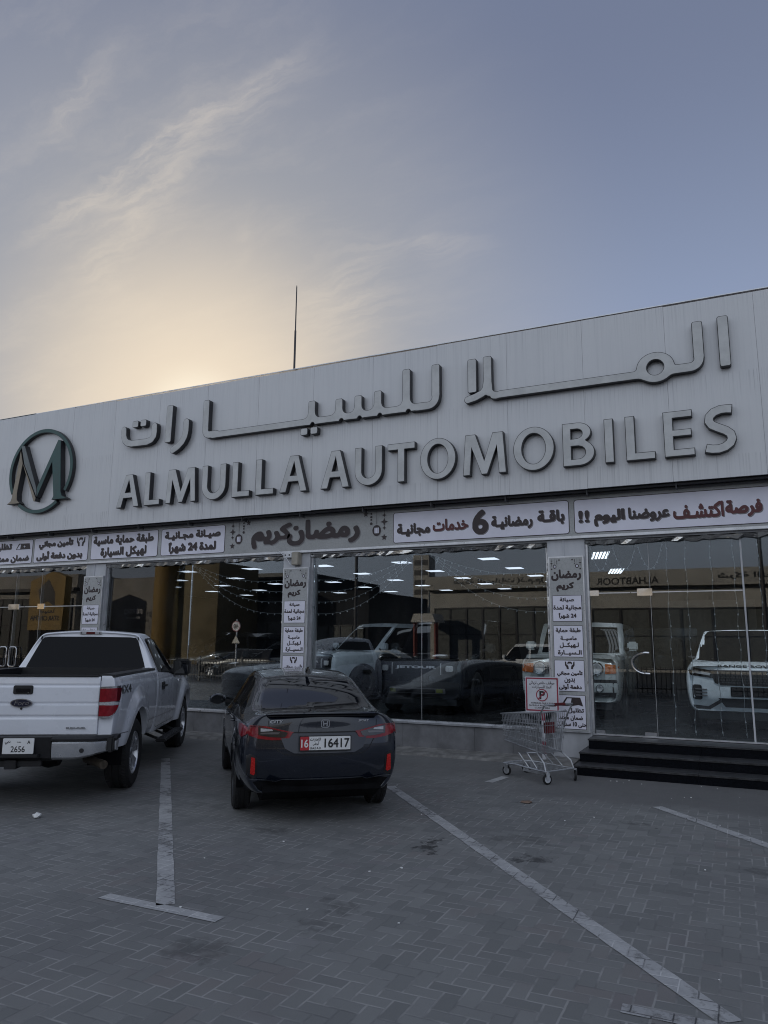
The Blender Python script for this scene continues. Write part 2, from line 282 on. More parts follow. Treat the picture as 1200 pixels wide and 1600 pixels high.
# ---------------------------------------------------------------- mesh helpers
class MB:
    def __init__(s): s.v = []; s.f = []
    def add(s, vs, fs):
        o = len(s.v); s.v += [tuple(v) for v in vs]; s.f += [tuple(i+o for i in f) for f in fs]; return s
    def box(s, x0, x1, y0, y1, z0, z1):
        return s.add([(x0, y0, z0), (x1, y0, z0), (x1, y1, z0), (x0, y1, z0), (x0, y0, z1), (x1, y0, z1), (x1, y1, z1), (x0, y1, z1)],
                     [(3, 2, 1, 0), (4, 5, 6, 7), (0, 1, 5, 4), (1, 2, 6, 5), (2, 3, 7, 6), (3, 0, 4, 7)])
    def bar(s, a, b, w, h, up=(0, 0, 1)):
        a, b = Vector(a), Vector(b); d = (b-a).normalized(); u = Vector(up)
        if abs(d.dot(u)) > .98: u = Vector((1, 0, 0))
        r = d.cross(u).normalized()*w/2; t = r.cross(d).normalized()*h/2
        return s.add([a-r-t, a+r-t, a+r+t, a-r+t, b-r-t, b+r-t, b+r+t, b-r+t], [(0, 1, 2, 3), (7, 6, 5, 4), (4, 5, 1, 0), (5, 6, 2, 1), (6, 7, 3, 2), (7, 4, 0, 3)])
    def tube(s, pts, r, n=8, closed=False, caps=True):
        pts = [Vector(p) for p in pts]; m = len(pts); vs = []; nrm = None
        for i, p in enumerate(pts):
            a = pts[i-1] if (i or closed) else p; b = pts[(i+1) % m] if (i < m-1 or closed) else p
            t = (b-a).normalized()
            if nrm is None:
                nrm = t.orthogonal().normalized()
            nrm = (nrm-t*nrm.dot(t))
            nrm = nrm.normalized() if nrm.length > 1e-6 else t.orthogonal().normalized()
            bn = t.cross(nrm); rr = r[i] if isinstance(r, (list, tuple)) else r
            for k in range(n): vs.append(p+(nrm*math.cos(2*math.pi*k/n)+bn*math.sin(2*math.pi*k/n))*rr)
        fs = []
        for i in range(m if closed else m-1):
            j = (i+1) % m
            for k in range(n): fs.append((i*n+k, i*n+(k+1) % n, j*n+(k+1) % n, j*n+k))
        if caps and not closed: fs += [tuple(range(n))[::-1], tuple((m-1)*n+k for k in range(n))]
        return s.add(vs, fs)
    def lathe(s, prof, n=32, M=None, caps=True):
        # profile (radius, along); axis local z, placed by matrix M
        vs = []; Mx = M or Matrix()
        for r, h in prof:
            for k in range(n): a = 2*math.pi*k/n; vs.append(Mx @ Vector((r*math.cos(a), r*math.sin(a), h)))
        fs = [(i*n+k, i*n+(k+1) % n, (i+1)*n+(k+1) % n, (i+1)*n+k) for i in range(len(prof)-1) for k in range(n)]
        if caps: fs += [tuple(range(n))[::-1], tuple((len(prof)-1)*n+k for k in range(n))]
        return s.add(vs, fs)
    def prism(s, out, Mf, w0, w1):
        n = len(out); vs = [Mf(u, v, w0) for u, v in out]+[Mf(u, v, w1) for u, v in out]
        return s.add(vs, [tuple(range(n))[::-1], tuple(range(n, 2*n))]+[(i, (i+1) % n, n+(i+1) % n, n+i) for i in range(n)])
    def mesh(s, name='mesh'):
        me = bpy.data.meshes.new(name); me.from_pydata(s.v, [], s.f); me.update(); return me
    def build(s, name, m, parent=None, bev=0., smooth=40, fix=True):
        me = s.mesh(name); bm = bmesh.new(); bm.from_mesh(me)
        if fix: bmesh.ops.recalc_face_normals(bm, faces=bm.faces)
        if bev:
            es = [e for e in bm.edges if len(e.link_faces) == 2 and e.calc_face_angle(0) > .5]
            bmesh.ops.bevel(bm, geom=es, offset=bev, segments=2, affect='EDGES', clamp_overlap=True)
        bm.to_mesh(me); bm.free(); return obj(name, me, m, parent, smooth)
def obj(name, me, m=None, parent=None, smooth=40):
    o = bpy.data.objects.new(name, me); COL.objects.link(o)
    if m is not None:
        me.materials.clear(); me.materials.append(m)
    if smooth:
        me.polygons.foreach_set('use_smooth', [True]*len(me.polygons)); me.set_sharp_from_angle(angle=R(smooth))
    if parent: o.parent = parent
    return o
def tag(o, label, cat, group=None, kind=None):
    o['label'] = label; o['category'] = cat
    if group: o['group'] = group
    if kind: o['kind'] = kind
    return o
def thing(name, label, cat, loc=(0, 0, 0), rz=0., group=None):
    o = bpy.data.objects.new(name, None); COL.objects.link(o); o.location = loc; o.rotation_euler = (0, 0, rz); o.empty_display_size = .2
    return tag(o, label, cat, group)
def struct(name, mb, m, **kw):
    o = mb.build(name, m, None, **kw) if isinstance(mb, MB) else mb
    o['kind'] = 'structure'; return o
def evalmesh(o):
    dg = bpy.context.evaluated_depsgraph_get(); return bpy.data.meshes.new_from_object(o.evaluated_get(dg), depsgraph=dg)
def rrect(x0, z0, x1, z1, r, n=5):
    pts = []
    for cx, cz, a in ((x1-r, z1-r, 0), (x0+r, z1-r, 90), (x0+r, z0+r, 180), (x1-r, z0+r, 270)):
        for i in range(n+1): t = R(a+90*i/n); pts.append((cx+r*math.cos(t), cz+r*math.sin(t)))
    return pts
def circ(cx, cz, r, n=32, rz=None, a0=0, a1=360):
    m = n if a1-a0 >= 360 else n+1
    return [(cx+r*math.cos(R(a0+(a1-a0)*i/n)), cz+(rz or r)*math.sin(R(a0+(a1-a0)*i/n))) for i in range(m)]
# filled (optionally extruded) mesh from closed 2D loops, holes allowed; lies in local xy, facing +z
def loops_mesh(loops, depth=0., inset=0., bevel=0.):
    cu = bpy.data.curves.new('tmp', 'CURVE'); cu.dimensions = '2D'; cu.fill_mode = 'BOTH'; cu.extrude = depth/2; cu.offset = -inset; cu.bevel_depth = bevel; cu.bevel_resolution = 1
    for lp in loops:
        sp = cu.splines.new('POLY'); sp.points.add(len(lp)-1); sp.use_cyclic_u = True
        for p, (x, y) in zip(sp.points, lp): p.co = (x, y, 0, 1)
    o = bpy.data.objects.new('tmp', cu); COL.objects.link(o); me = evalmesh(o)
    bpy.data.objects.remove(o); bpy.data.curves.remove(cu)
    return me
MF_FAC = lambda Y: (lambda u, v, w: Vector((u, Y-w, v)))          # drawing plane that faces -Y
MF_REAR = lambda X: (lambda u, v, w: Vector((X-w, -u, v)))         # faces a car's rear; u runs right as seen from behind
MF_FRONT = lambda X: (lambda u, v, w: Vector((X+w, u, v)))
MF_LEFT = lambda Y: (lambda u, v, w: Vector((-u, Y+w, v)))         # faces +Y
def inset_loops(loops, d):
    out = []
    area = lambda l: sum(l[i-1][0]*l[i][1]-l[i][0]*l[i-1][1] for i in range(len(l)))/2
    def inside(p, l):
        c = False
        for i in range(len(l)):
            a, b = l[i], l[i-1]
            if (a[1] > p[1]) != (b[1] > p[1]) and p[0] < (b[0]-a[0])*(p[1]-a[1])/(b[1]-a[1])+a[0]: c = not c
        return c
    for k, l in enumerate(loops):
        l = [q for i, q in enumerate(l) if math.hypot(q[0]-l[i-1][0], q[1]-l[i-1][1]) > 1e-4]
        hole = sum(inside(l[0], o) for j, o in enumerate(loops) if j != k) % 2; s = (1 if area(l) > 0 else -1)*(-1 if hole else 1); n = len(l); r = []
        for i in range(n):
            a, b, c = Vector(l[i-1]), Vector(l[i]), Vector(l[(i+1) % n]); e1, e2 = (b-a).normalized(), (c-b).normalized()
            n1, n2 = Vector((-e1.y, e1.x))*s, Vector((-e2.y, e2.x))*s; m = n1+n2; L = m.length
            m = n1 if L < 1e-6 else m/L; r.append(tuple(b+m*d/max(.4, m.dot(n1))))
        out.append(r)
    return out
def map_mesh(me, Mf):
    for v in me.vertices: v.co = Mf(*v.co)
    me.update(); return me
def flat(name, loops, Mf, m, parent, depth=0., inset=0.):
    me = map_mesh(loops_mesh(loops, depth, inset), Mf); return obj(name, me, m, parent, 0 if depth == 0 else 35)
# marching squares on a field (rows of v, columns of u); returns closed loops
def contour(F, lev, x0, z0, s):
    H, W = F.shape; B = F > lev; seg = {}
    cell = B[:-1, :-1]*1+B[:-1, 1:]*2+B[1:, 1:]*4+B[1:, :-1]*8
    T = {1: [(3, 0)], 2: [(0, 1)], 3: [(3, 1)], 4: [(1, 2)], 5: [(3, 2), (1, 0)], 6: [(0, 2)], 7: [(3, 2)], 8: [(2, 3)], 9: [(2, 0)], 10: [(0, 3), (2, 1)], 11: [(2, 1)], 12: [(1, 3)], 13: [(1, 0)], 14: [(0, 3)]}
    def key(r, c, e): return [('h', r, c), ('v', r, c+1), ('h', r+1, c), ('v', r, c)][e]
    for r, c in zip(*np.nonzero((cell > 0) & (cell < 15))):
        for a, b in T[int(cell[r, c])]: seg[key(r, c, a)] = key(r, c, b)
    def pos(k):
        t, r, c = k; a = F[r, c]; b = F[r, c+1] if t == 'h' else F[r+1, c]; f = float((lev-a)/(b-a)) if b != a else .5
        return (x0+(c+(f if t == 'h' else 0))*s, z0+(r+(0 if t == 'h' else f))*s)
    loops = []
    while seg:
        k0, k = next(iter(seg.items())); lp = [k0]; del seg[k0]
        while k in seg: lp.append(k); k = seg.pop(k)
        pts = [pos(q) for q in lp]
        if len(pts) > 5: loops.append(simplify(pts, s*.10))
    return loops
def simplify(p, tol):
    keep = []; n = len(p); i = 0
    P = np.array(p)
    while i < n:
        j = min(i+2, n)
        while j < n and j-i < 14:
            a, b = P[i], P[j]; d = b-a; L = math.hypot(*d) or 1e-9; q = P[i+1:j]-a
            if np.abs(q[:, 0]*d[1]-q[:, 1]*d[0]).max()/L > tol: break
            j += 1
        keep.append(p[i]); i = j-1 if j-1 > i else i+1
    return keep
# ---------------------------------------------------------------- lettering (Arabic letters joined by hand, laid out right to left)
FORMS = {}
for cp in range(0xFE80, 0xFEFD):
    dd = unicodedata.decomposition(chr(cp)).split()
    if dd: FORMS[(dd[0][1:-1], tuple(int(x, 16) for x in dd[1:]))] = chr(cp)
def shape(L):
    NJ = 'اأإآدذرزوةىء'; isar = lambda c: ('isolated', (ord(c),)) in FORMS; res = []; i = 0
    while i < len(L):
        c = L[i]
        if not isar(c): res.append(c); i += 1; continue
        pv = L[i-1] if i else ''; jp = pv != '' and (isar(pv) or pv == 'ـ') and pv not in NJ
        nx = L[i+1] if i+1 < len(L) else ''
        if c == 'ل' and nx in ('ا', 'أ') and nx:
            res.append(FORMS[('final' if jp else 'isolated', (ord(c), ord(nx)))]); i += 2; continue
        jn = nx != '' and (isar(nx) or nx == 'ـ') and c not in NJ
        fm = 'medial' if jp and jn else 'final' if jp else 'initial' if jn else 'isolated'
        if (fm, (ord(c),)) not in FORMS: fm = 'final' if jp else 'isolated'
        res.append(FORMS[(fm, (ord(c),))]); i += 1
    v = []; k = 0
    while k < len(res):
        j = k
        while j < len(res) and res[j].isdigit(): j += 1
        if j > k: v.append(''.join(res[k:j])); k = j
        else: v.append(res[k]); k += 1
    return ''.join(reversed(v))
GL = {}
def glyphs(text, bold=0., N=74):
    """closed loops of a line of text, its box scaled to width a, height 1"""
    ky = (text, bold, N)
    if ky in GL: return GL[ky]
    t = shape(text) if any('\u0600' <= c <= '\u06ff' for c in text) else text
    cu = bpy.data.curves.new('tmp', 'FONT'); cu.body = t; cu.size = 1; cu.resolution_u = 4
    o = bpy.data.objects.new('tmp', cu); COL.objects.link(o)
    dg = bpy.context.evaluated_depsgraph_get(); c2 = o.evaluated_get(dg).to_curve(dg); polys = []
    for sp in c2.splines:
        if sp.type == 'BEZIER':
            bp = sp.bezier_points; n = len(bp); pts = []
            for i in range(n):
                a, b = bp[i], bp[(i+1) % n]
                pts += [tuple(q)[:2] for q in geometry.interpolate_bezier(a.co, a.handle_right, b.handle_left, b.co, 6)[:-1]]
        else: pts = [tuple(q.co)[:2] for q in sp.points]
        if len(pts) > 2: polys.append(np.array(pts))
    o.evaluated_get(dg).to_curve_clear(); bpy.data.objects.remove(o); bpy.data.curves.remove(cu)
    A = np.concatenate(polys); lo, hi = A.min(0), A.max(0); h = hi[1]-lo[1]; s = h/N; pad = 6+int(bold*N*1.2)
    W, H = int((hi[0]-lo[0])/s)+2*pad+1, N+2*pad+1; G = np.zeros((H, W+1), np.int32); ss = 1
    for p in polys:
        q = (p-lo)/s+pad; q2 = np.roll(q, -1, 0)
        for (xa, ya), (xb, yb) in zip(q, q2):
            if ya == yb: continue
            sg = 1 if yb > ya else -1; y0, y1 = min(ya, yb), max(ya, yb)
            for r in range(int(math.ceil(y0)), int(math.ceil(y1))):
                xx = xa+(r-ya)/(yb-ya)*(xb-xa); G[r, min(max(int(math.ceil(xx)), 0), W)] += sg
    Mk = (np.cumsum(G, 1)[:, :W] != 0).astype(float)
    rr = bold*N
    if rr > 0:
        D = Mk.copy(); k = int(math.ceil(rr))
        for dy in range(-k, k+1):
            for dx in range(-k, k+1):
                if dx*dx+dy*dy <= rr*rr+.3: D = np.maximum(D, np.roll(np.roll(Mk, dy, 0), dx, 1))
        Mk = D
    for _ in range(2):
        Mk = (Mk+np.roll(Mk, 1, 0)+np.roll(Mk, -1, 0))/3; Mk = (Mk+np.roll(Mk, 1, 1)+np.roll(Mk, -1, 1))/3
    lp = contour(Mk, .5, 0, 0, 1/N); a = np.array([q for l in lp for q in l]); lo, hi = a.min(0), a.max(0); hh = hi[1]-lo[1]
    out = [[((x-lo[0])/hh, (y-lo[1])/hh) for x, y in l] for l in lp]
    GL[ky] = (out, (hi[0]-lo[0])/hh); return GL[ky]
def text_loops(text, x0, z0, x1, z1, bold=.03, slant=0., keep=False):
    lp, a = glyphs(text, bold)
    if keep:
        w = (z1-z0)*a
        if w > x1-x0: zc = (z0+z1)/2; hh = (x1-x0)/a; z0, z1 = zc-hh/2, zc+hh/2
        else: xc = (x0+x1)/2; x0, x1 = xc-w/2, xc+w/2
    sx, sz = (x1-x0)/a, z1-z0
    return [[(x0+x*sx+slant*y*sz, z0+y*sz) for x, y in l] for l in lp]
def ptext(text, x0, z0, x1, z1, Mf, m, parent, bold=.03, name='lettering', keep=False, depth=0., slant=0.):
    return flat(name, text_loops(text, x0, z0, x1, z1, bold, slant, keep), Mf, m, parent, depth)
# ---------------------------------------------------------------- the ground
MK = marking_mat()
def ground():
    g = MB(); g.add([(-400, -400, 0), (400, -400, 0), (400, 400, 0), (-400, 400, 0)], [(0, 1, 2, 3)]); struct('ground', g, paving_mat(), smooth=0)
    def strip(name, a, b, w):
        a, b = Vector(a+(.004,)), Vector(b+(.004,)); d = (b-a).normalized(); n = Vector((-d.y, d.x, 0))*w/2; q = MB()
        L = int((b-a).length/.12)+1; vs = []
        for i in range(L+1):
            p = a.lerp(b, i/L); vs += [p+n*(1+random.uniform(-.05, .05)), p-n*(1+random.uniform(-.05, .05))]
        q.add(vs, [(2*i, 2*i+1, 2*i+3, 2*i+2) for i in range(L)]); struct(name, q, MK, smooth=0, fix=False)
    strip('parking_line', (-3.56, -7.36), (-7.92, -2.40), .125)
    strip('parking_line', (-4.06, -7.41), (-3.07, -7.42), .105)
    strip('parking_line', (-.14, -7.42), (-3.99, -2.84), .125)
    strip('parking_line', (-.62, -7.50), (-.02, -7.49), .10)
    strip('parking_line', (-.90, -2.57), (3.1, -7.42), .125)
    strip('parking_line', (-2.98, -2.02), (-2.90, -1.52), .115)
    k = MB(); x = -20.
    top = []; n = 150
    for i in range(n+1):
        x = -20+17.75*i/n; top.append((x, -.30+random.uniform(-.012, .012)-.045*max(0, math.sin(x*2.1))**6))
    vs = []
    for x, y in top: vs += [(x, .30, .05), (x, y+.02, .035), (x, y, .0)]
    k.add(vs, [(3*i+j, 3*i+3+j, 3*i+4+j, 3*i+1+j) for i in range(n) for j in (0, 1)]); struct('kerb', k, M['slab'], smooth=0)
    rd = MB(); rd.add([(-150, -33, .004), (150, -33, .004), (150, -16, .004), (-150, -16, .004)], [(0, 1, 2, 3)]); struct('road', rd, M['asphalt'], smooth=0)
ground()
# ---------------------------------------------------------------- the showroom
XL, XR, YG = -20.3, 4.6, .40
def showroom():
    b = thing('car_showroom', 'long white clad car showroom with glass front and a tall sign fascia', 'building', (0, 0, 0))
    # fascia: separate composite panels over a dark carcass
    q = MB(); xs = [.57-1.25*i for i in range(-3, 17)]
    ztop = lambda x: 6.97 if x < -14.4 else 6.945 if x < -11.95 else 6.925
    for x in xs:
        if x < -11.8 and x > -12.1: pass
        q.box(x-1.25+.0012, x-.0012, 0, .03, 4.145+random.uniform(-.004, .004), ztop(x-.7)+random.uniform(-.006, .006))
    q.build('fascia', M['fascia'], b, bev=.0015)
    MB().box(XL, XR-.3, .032, .30, 4.20, 6.88).box(XL+.001, XR-.3, .03, .34, 4.155, 4.20).build('fascia_core', M['soffit'], b)
    MB().box(XL, XR-.3, .0, .36, 6.95, 6.965).build('coping', M['alu'], b)
    MB().tube([(XL, .10, 4.13), (XR-.4, .10, 4.13)], .022, 8).tube([(XL, .2, 4.10), (XR-.4, .2, 4.10)], .014, 6).build('conduit', M['soffit'], b)
    for x in np.arange(-19, 4, 1.31): MB().box(x, x+.02, .06, .22, 4.06, 4.16).build('conduit_clip', M['soffit'], b)
    # pillars
    for x0, x1 in ((-12.77, -12.19), (-7.67, -7.09), (-2.66, -2.065), (2.4, 3.0), (-17.9, -17.3)):
        MB().box(x0, x1, .30, .62, .05, 3.40).build('pillar', M['wall'], b, bev=.006)
        MB().box(x0+.25, x0+.27, .285, .30, 3.12, 3.40).build('cable_cover', M['wall'], b)
    MB().box(XL, XR-.3, .32, .60, 3.375, 4.2).build('lintel', M['wall'], b)
    # base wall: tiles with open joints
    for x0, x1 in ((-12.19, -7.67), (-7.09, -2.66)):
        n = 7; t = MB()
        for i in range(n): t.box(x0+(x1-x0)*i/n+.002, x0+(x1-x0)*(i+1)/n-.002, .30, .40, .03, .425)
        t.build('base_wall', M['base'], b)
    MB().box(-12.19, -7.67, .27, .47, .425, .452).box(-7.09, -2.66, .27, .47, .425, .452).build('sill', M['alu'], b)
    # windows: frame > pane
    def window(x0, x1, z0, splits, z1=3.375):
        fr = MB(); fr.box(x0, x0+.035, YG-.05, YG+.05, z0, z1).box(x1-.035, x1, YG-.05, YG+.05, z0, z1).box(x0+.035, x1-.035, YG-.05, YG+.05, z1-.03, z1).box(x0+.035, x1-.035, YG-.03, YG+.03, z0, z0+.02)
        f = fr.build('window', M['alu'], b)
        e = [x0+.035]+splits+[x1-.035]
        for i in range(len(e)-1):
            g = MB(); g.box(e[i]+.003, e[i+1]-.003, YG-.006, YG+.006, z0+.02, z1-.03); g.build('pane', M['glass'], f, smooth=0)
        if splits: 
            gk = MB()
            for s in splits: gk.box(s-.0025, s+.0025, YG-.008, YG+.008, z0+.02, z1-.03)
            gk.build('glass_joint', M['rail'], f)
        fl = MB(); n = int((x1-x0)/.09); vs = []
        for i in range(n+1):
            x = x0+(x1-x0)*i/n; vs += [(x, .33+random.uniform(-.03, .03), z1-.055-random.uniform(0, .035)), (x, .30+random.uniform(-.015, .015), z1-.02+random.uniform(-.01, .01)), (x, .345, z1+.01)]
        fl.add(vs, [(3*i+j, 3*i+3+j, 3*i+4+j, 3*i+1+j) for i in range(n) for j in (0, 1)]); fl.build('foil_strip', M['foil'], f, smooth=0)
        fs = MB(); vs = []; n = 26
        for i in range(n+1):
            z = z0+1.2+(z1-z0-1.2)*i/n; vs += [(x1-.012-random.uniform(0, .022), .335+random.uniform(-.02, .02), z), (x1-.005, .315+random.uniform(-.01, .01), z)]
        fs.add(vs, [(2*i, 2*i+2, 2*i+3, 2*i+1) for i in range(n)]); fs.build('foil_edge', M['foil'], f, smooth=0)
        return f
    window(-12.19, -7.67, .452, [-9.93])
    window(-7.09, -2.66, .452, [-4.885])
    wd = window(-2.065, 2.4, .40, [-1.13, .155], 3.375)
    MB().box(.143, .167, YG-.03, YG+.03, .42, 3.34).build('mullion', M['wall'], wd)
    wl = window(-17.3, -12.77, .40, [-15.03, -14.2])
    def patch(wn, x0, x1, z0, z1): MB().box(x0, x1, YG-.022, YG+.022, z0, z1).build('patch_fitting', M['chrome'], wn, bev=.004)
    for a in ((-2.03, -1.89, 2.50, 2.585), (-1.32, -1.10, 2.49, 2.60), (-2.02, -1.88, .42, .47), (-1.31, -1.14, .42, .475)): patch(wd, *a)
    MB().box(-2.03, .14, YG-.012, YG+.012, 2.535, 2.55).build('transom', M['alu'], wd)
    for a in ((-15.22, -14.86, 2.45, 2.57), (-14.27, -14.05, 2.45, 2.57)): patch(wl, *a)
    MB().box(-17.26, -12.8, YG-.012, YG+.012, 2.50, 2.515).build('transom', M['alu'], wl)
    h = [(-1.20+.0, .30, 1.63)]; h = [(-1.22+.22*math.cos(R(a)), .325, 1.48+.155*math.sin(R(a))) for a in range(85, 276, 10)]
    MB().tube([(h[0][0], .4, h[0][2])]+h+[(h[-1][0], .4, h[-1][2])], .016, 8).build('door_handle', M['chrome'], wd)
    for s in (-1, 1):
        cx = -15.03+s*.16; pts = rrect(cx-.12, 1.17, cx+.12, 1.60, .06)
        MB().tube([(x, .33, z) for x, z in pts], .014, 8, closed=True).build('door_handle', M['chrome'], wl)
    # interior
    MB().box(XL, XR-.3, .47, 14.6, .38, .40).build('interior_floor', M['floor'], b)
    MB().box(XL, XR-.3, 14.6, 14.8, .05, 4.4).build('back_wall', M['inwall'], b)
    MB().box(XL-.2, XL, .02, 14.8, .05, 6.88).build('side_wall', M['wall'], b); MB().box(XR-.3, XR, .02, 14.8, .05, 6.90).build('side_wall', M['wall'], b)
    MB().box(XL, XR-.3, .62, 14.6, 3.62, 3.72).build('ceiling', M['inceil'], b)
    MB().box(XL, XR-.3, .34, 14.8, 6.5, 6.6).build('roof', M['wall'], b)
    MB().box(-1.55, .5, 9.0, 9.1, .40, 2.9).build('partition', mat('grey_partition', (.13, .135, .14), .6), b)
    MB().bar((-1.2, 8.9, .9), (1.2, 8.9, 2.7), .05, .05).bar((1.2, 8.9, 2.7), (2.6, 8.9, 1.2), .05, .05).build('wall_brace', M['soffit'], b)
    MB().box(XL, XR-.3, .44, .62, .05, .38).build('floor_edge', M['base'], b)
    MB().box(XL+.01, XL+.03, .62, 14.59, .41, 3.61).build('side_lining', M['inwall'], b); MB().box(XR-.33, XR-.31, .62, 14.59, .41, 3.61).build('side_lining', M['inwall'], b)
    # lamps in the ceiling
    for i in range(7):
        for j in range(6):
            x, y = -17.35+2.09*i, 4.1+2.14*j
            if j > 4: continue
            f = MB().box(x-.25, x+.25, y-.25, y+.25, 3.605, 3.62).build('ceiling_lamp', M['inceil'], b)
            MB().box(x-.19, x+.19, y-.19, y+.19, 3.598, 3.604).build('diffuser', M['led'], f)
    for x, y in ((-2.45, 4.3), (-2.62, 7.8)):
        f = MB().bar((x-.12, y+.62, 3.61), (x+.12, y-.62, 3.61), .36, .02).build('ceiling_lamp', M['inceil'], b)
        q = MB()
        for o in (-.14, -.07, 0, .07, .14): q.bar((x-.12+o, y+.58, 3.595), (x+.12+o, y-.58, 3.595), .04, .012)
        q.build('tube', M['tube'], f)
    return b
showroom()
def steps():
    t = thing('entrance_steps', 'three black granite steps up to the glass entrance doors', 'steps', (0, 0, 0))
    for i, (yf, z0, z1) in enumerate(((-.94, 0, .125), (-.55, .125, .255), (-.13, .255, .392))):
        x0 = -2.12+(.05 if i == 2 else 0)+.006*i
        rs, tr = MB(), MB(); cuts = [x0, -.545+.006*i, 1.05, 3.2]
        for a, c in zip(cuts, cuts[1:]):
            rs.box(max(a, x0+.01)+.0015, c-.0015, yf+.012, .385, z0, z1-.022); tr.box(a+.001, c-.001, yf+random.uniform(-.002, .002), .39, z1-.022, z1+random.uniform(-.0015, .0015))
        rs.build('riser', M['granite'], t); tr.build('tread', M['tread'], t, bev=.004)
steps()
# ---------------------------------------------------------------- lettering on the fascia
def sdf_arabic():
    s = .012; x0, x1, z0, z1 = -11.75, .35, 5.40, 6.72
    X, Z = np.meshgrid(np.arange(x0, x1, s), np.arange(z0, z1, s)); W = .071
    def seg(a, b):
        ax, az = a; dx, dz = b[0]-ax, b[1]-az; L = dx*dx+dz*dz or 1e-9
        t = np.clip(((X-ax)*dx+(Z-az)*dz)/L, 0, 1); return np.hypot(X-ax-t*dx, Z-az-t*dz)
    def path(p, w=W):
        d = None
        for a, b in zip(p, p[1:]): q = seg(a, b); d = q if d is None else np.minimum(d, q)
        return d-w
    def box(xa, xb, za, zb, r=.035, sl=0.):
        cx, cz = (xa+xb)/2, (za+zb)/2; qx = np.abs(X-cx-sl*(Z-cz))-(xb-xa)/2+r; qz = np.abs(Z-cz)-(zb-za)/2+r
        return np.hypot(np.maximum(qx, 0), np.maximum(qz, 0))+np.minimum(np.maximum(qx, qz), 0)-r
    stem = lambda x, zt, zb: box(x-.076, x+.076, zb, zt, .035)
    def smin(a, b, k=.09):
        h = np.clip(.5+.5*(b-a)/k, 0, 1); return b*(1-h)+a*h-k*h*(1-h)
    arc = lambda cx, cz, r, a0, a1: [(cx+r*math.cos(R(a)), cz+r*math.sin(R(a))) for a in np.linspace(a0, a1, 9)]
    hb = .066; bl = 5.822
    base = lambda xa, xb, z=bl: box(min(xa, xb), max(xa, xb), z-hb, z+hb, .02)
    out = []
    out.append(box(.062, .216, 5.785, 6.575))                                                    # alef
    g = smin(stem(-.212, 6.552, 5.98), path([(-.212, 5.99)]+arc(-.34, 5.975, .128, 0, -90)+[(-.60, 5.845)], .072), .02)
    ring = np.hypot((X+.83)/.277, (Z-5.922)/.243); ring = (ring-1)*.255
    g = smin(g, ring, .03); g = smin(g, base(-.9, -3.3, 5.835), .05)
    la = smin(stem(-3.482, 6.535, 5.93), path([(-3.47, 6.0)]+arc(-3.33, 5.965, .14, 180, 265), .068), .03)
    la = smin(la, path([(-3.49, 6.03), (-3.51, 5.96), (-3.58, 5.89), (-3.70, 5.84), (-3.83, 5.812)], .066), .04)
    g = smin(g, la, .03); g = np.maximum(g, -(np.hypot(X+.832, Z-5.922)-.122)); g = np.maximum(g, -(np.hypot((X+3.475)*1.3, Z-5.765)-.062))
    out.append(g); out.append(box(-3.833, -3.672, 5.925, 6.528, .035))
    g = smin(stem(-4.413, 6.54, 5.96), path([(-4.413, 5.97)]+arc(-4.56, 5.955, .147, 0, -90)+[(-4.75, 5.808)], .07), .02)
    g = smin(g, base(-4.6, -9.2, 5.812), .02)
    for x, zt in ((-4.968, 6.538), (-5.525, 6.215), (-5.92, 6.182), (-6.315, 6.175), (-6.895, 6.212)): g = smin(g, stem(x, zt, 5.83), .13)
    g = smin(g, smin(stem(-9.366, 6.565, 5.92), path([(-9.366, 5.95)]+arc(-9.26, 5.935, .106, 180, 270)+[(-9.1, 5.829)], .074), .02), .03)
    for x in (-4.927, -5.483, -5.888, -6.262, -6.872): g = np.maximum(g, -(np.hypot((X-x)*1.25, Z-5.735)-.055))
    out.append(g)
    for xa in (-7.128, -6.915): out.append(box(xa, xa+.157, 5.56, 5.70, .035))
    out.append(path([(-9.862, 6.165), (-9.862, 5.99), (-9.885, 5.87), (-9.95, 5.76), (-10.05, 5.675), (-10.175, 5.612)], .076))
    out.append(box(-10.398, -10.232, 5.782, 6.58, .035, .02))
    out.append(path([(-11.543, 6.195), (-11.537, 6.06), (-11.50, 5.96), (-11.42, 5.895), (-11.31, 5.868), (-10.88, 5.862), (-10.77, 5.895), (-10.705, 5.97), (-10.695, 6.06), (-10.702, 6.185)], .073))
    for xa in (-11.312, -11.092): out.append(box(xa, xa+.165, 6.21, 6.358, .035))
    return [contour(-g, 0., x0, z0, s) for g in out]
def letter(loops, t, name='letter', face=None, side=None, d=.10, ins=.010):
    b = flat(name, loops, MF_FAC(-.01-d/2), side or M['letter_side'], t, d)
    flat('letter_face', inset_loops(loops, ins), MF_FAC(-.01-d-.003), face or M['letter'], b, .008)
def U_loop(x0, x1, w, zb, zt):
    r = (x1-x0)/2; cx = (x0+x1)/2; zc = zb+r*.98
    return [[(x1, zt), (x1-w, zt)]+[(cx+(r-w)*math.cos(R(a)), zc+(r-w)*.98*math.sin(R(a))) for a in range(0, -181, -12)]+[(x0+w, zt), (x0, zt)]+[(cx+r*math.cos(R(a)), zc+r*.98*math.sin(R(a))) for a in range(180, 361, 12)]]
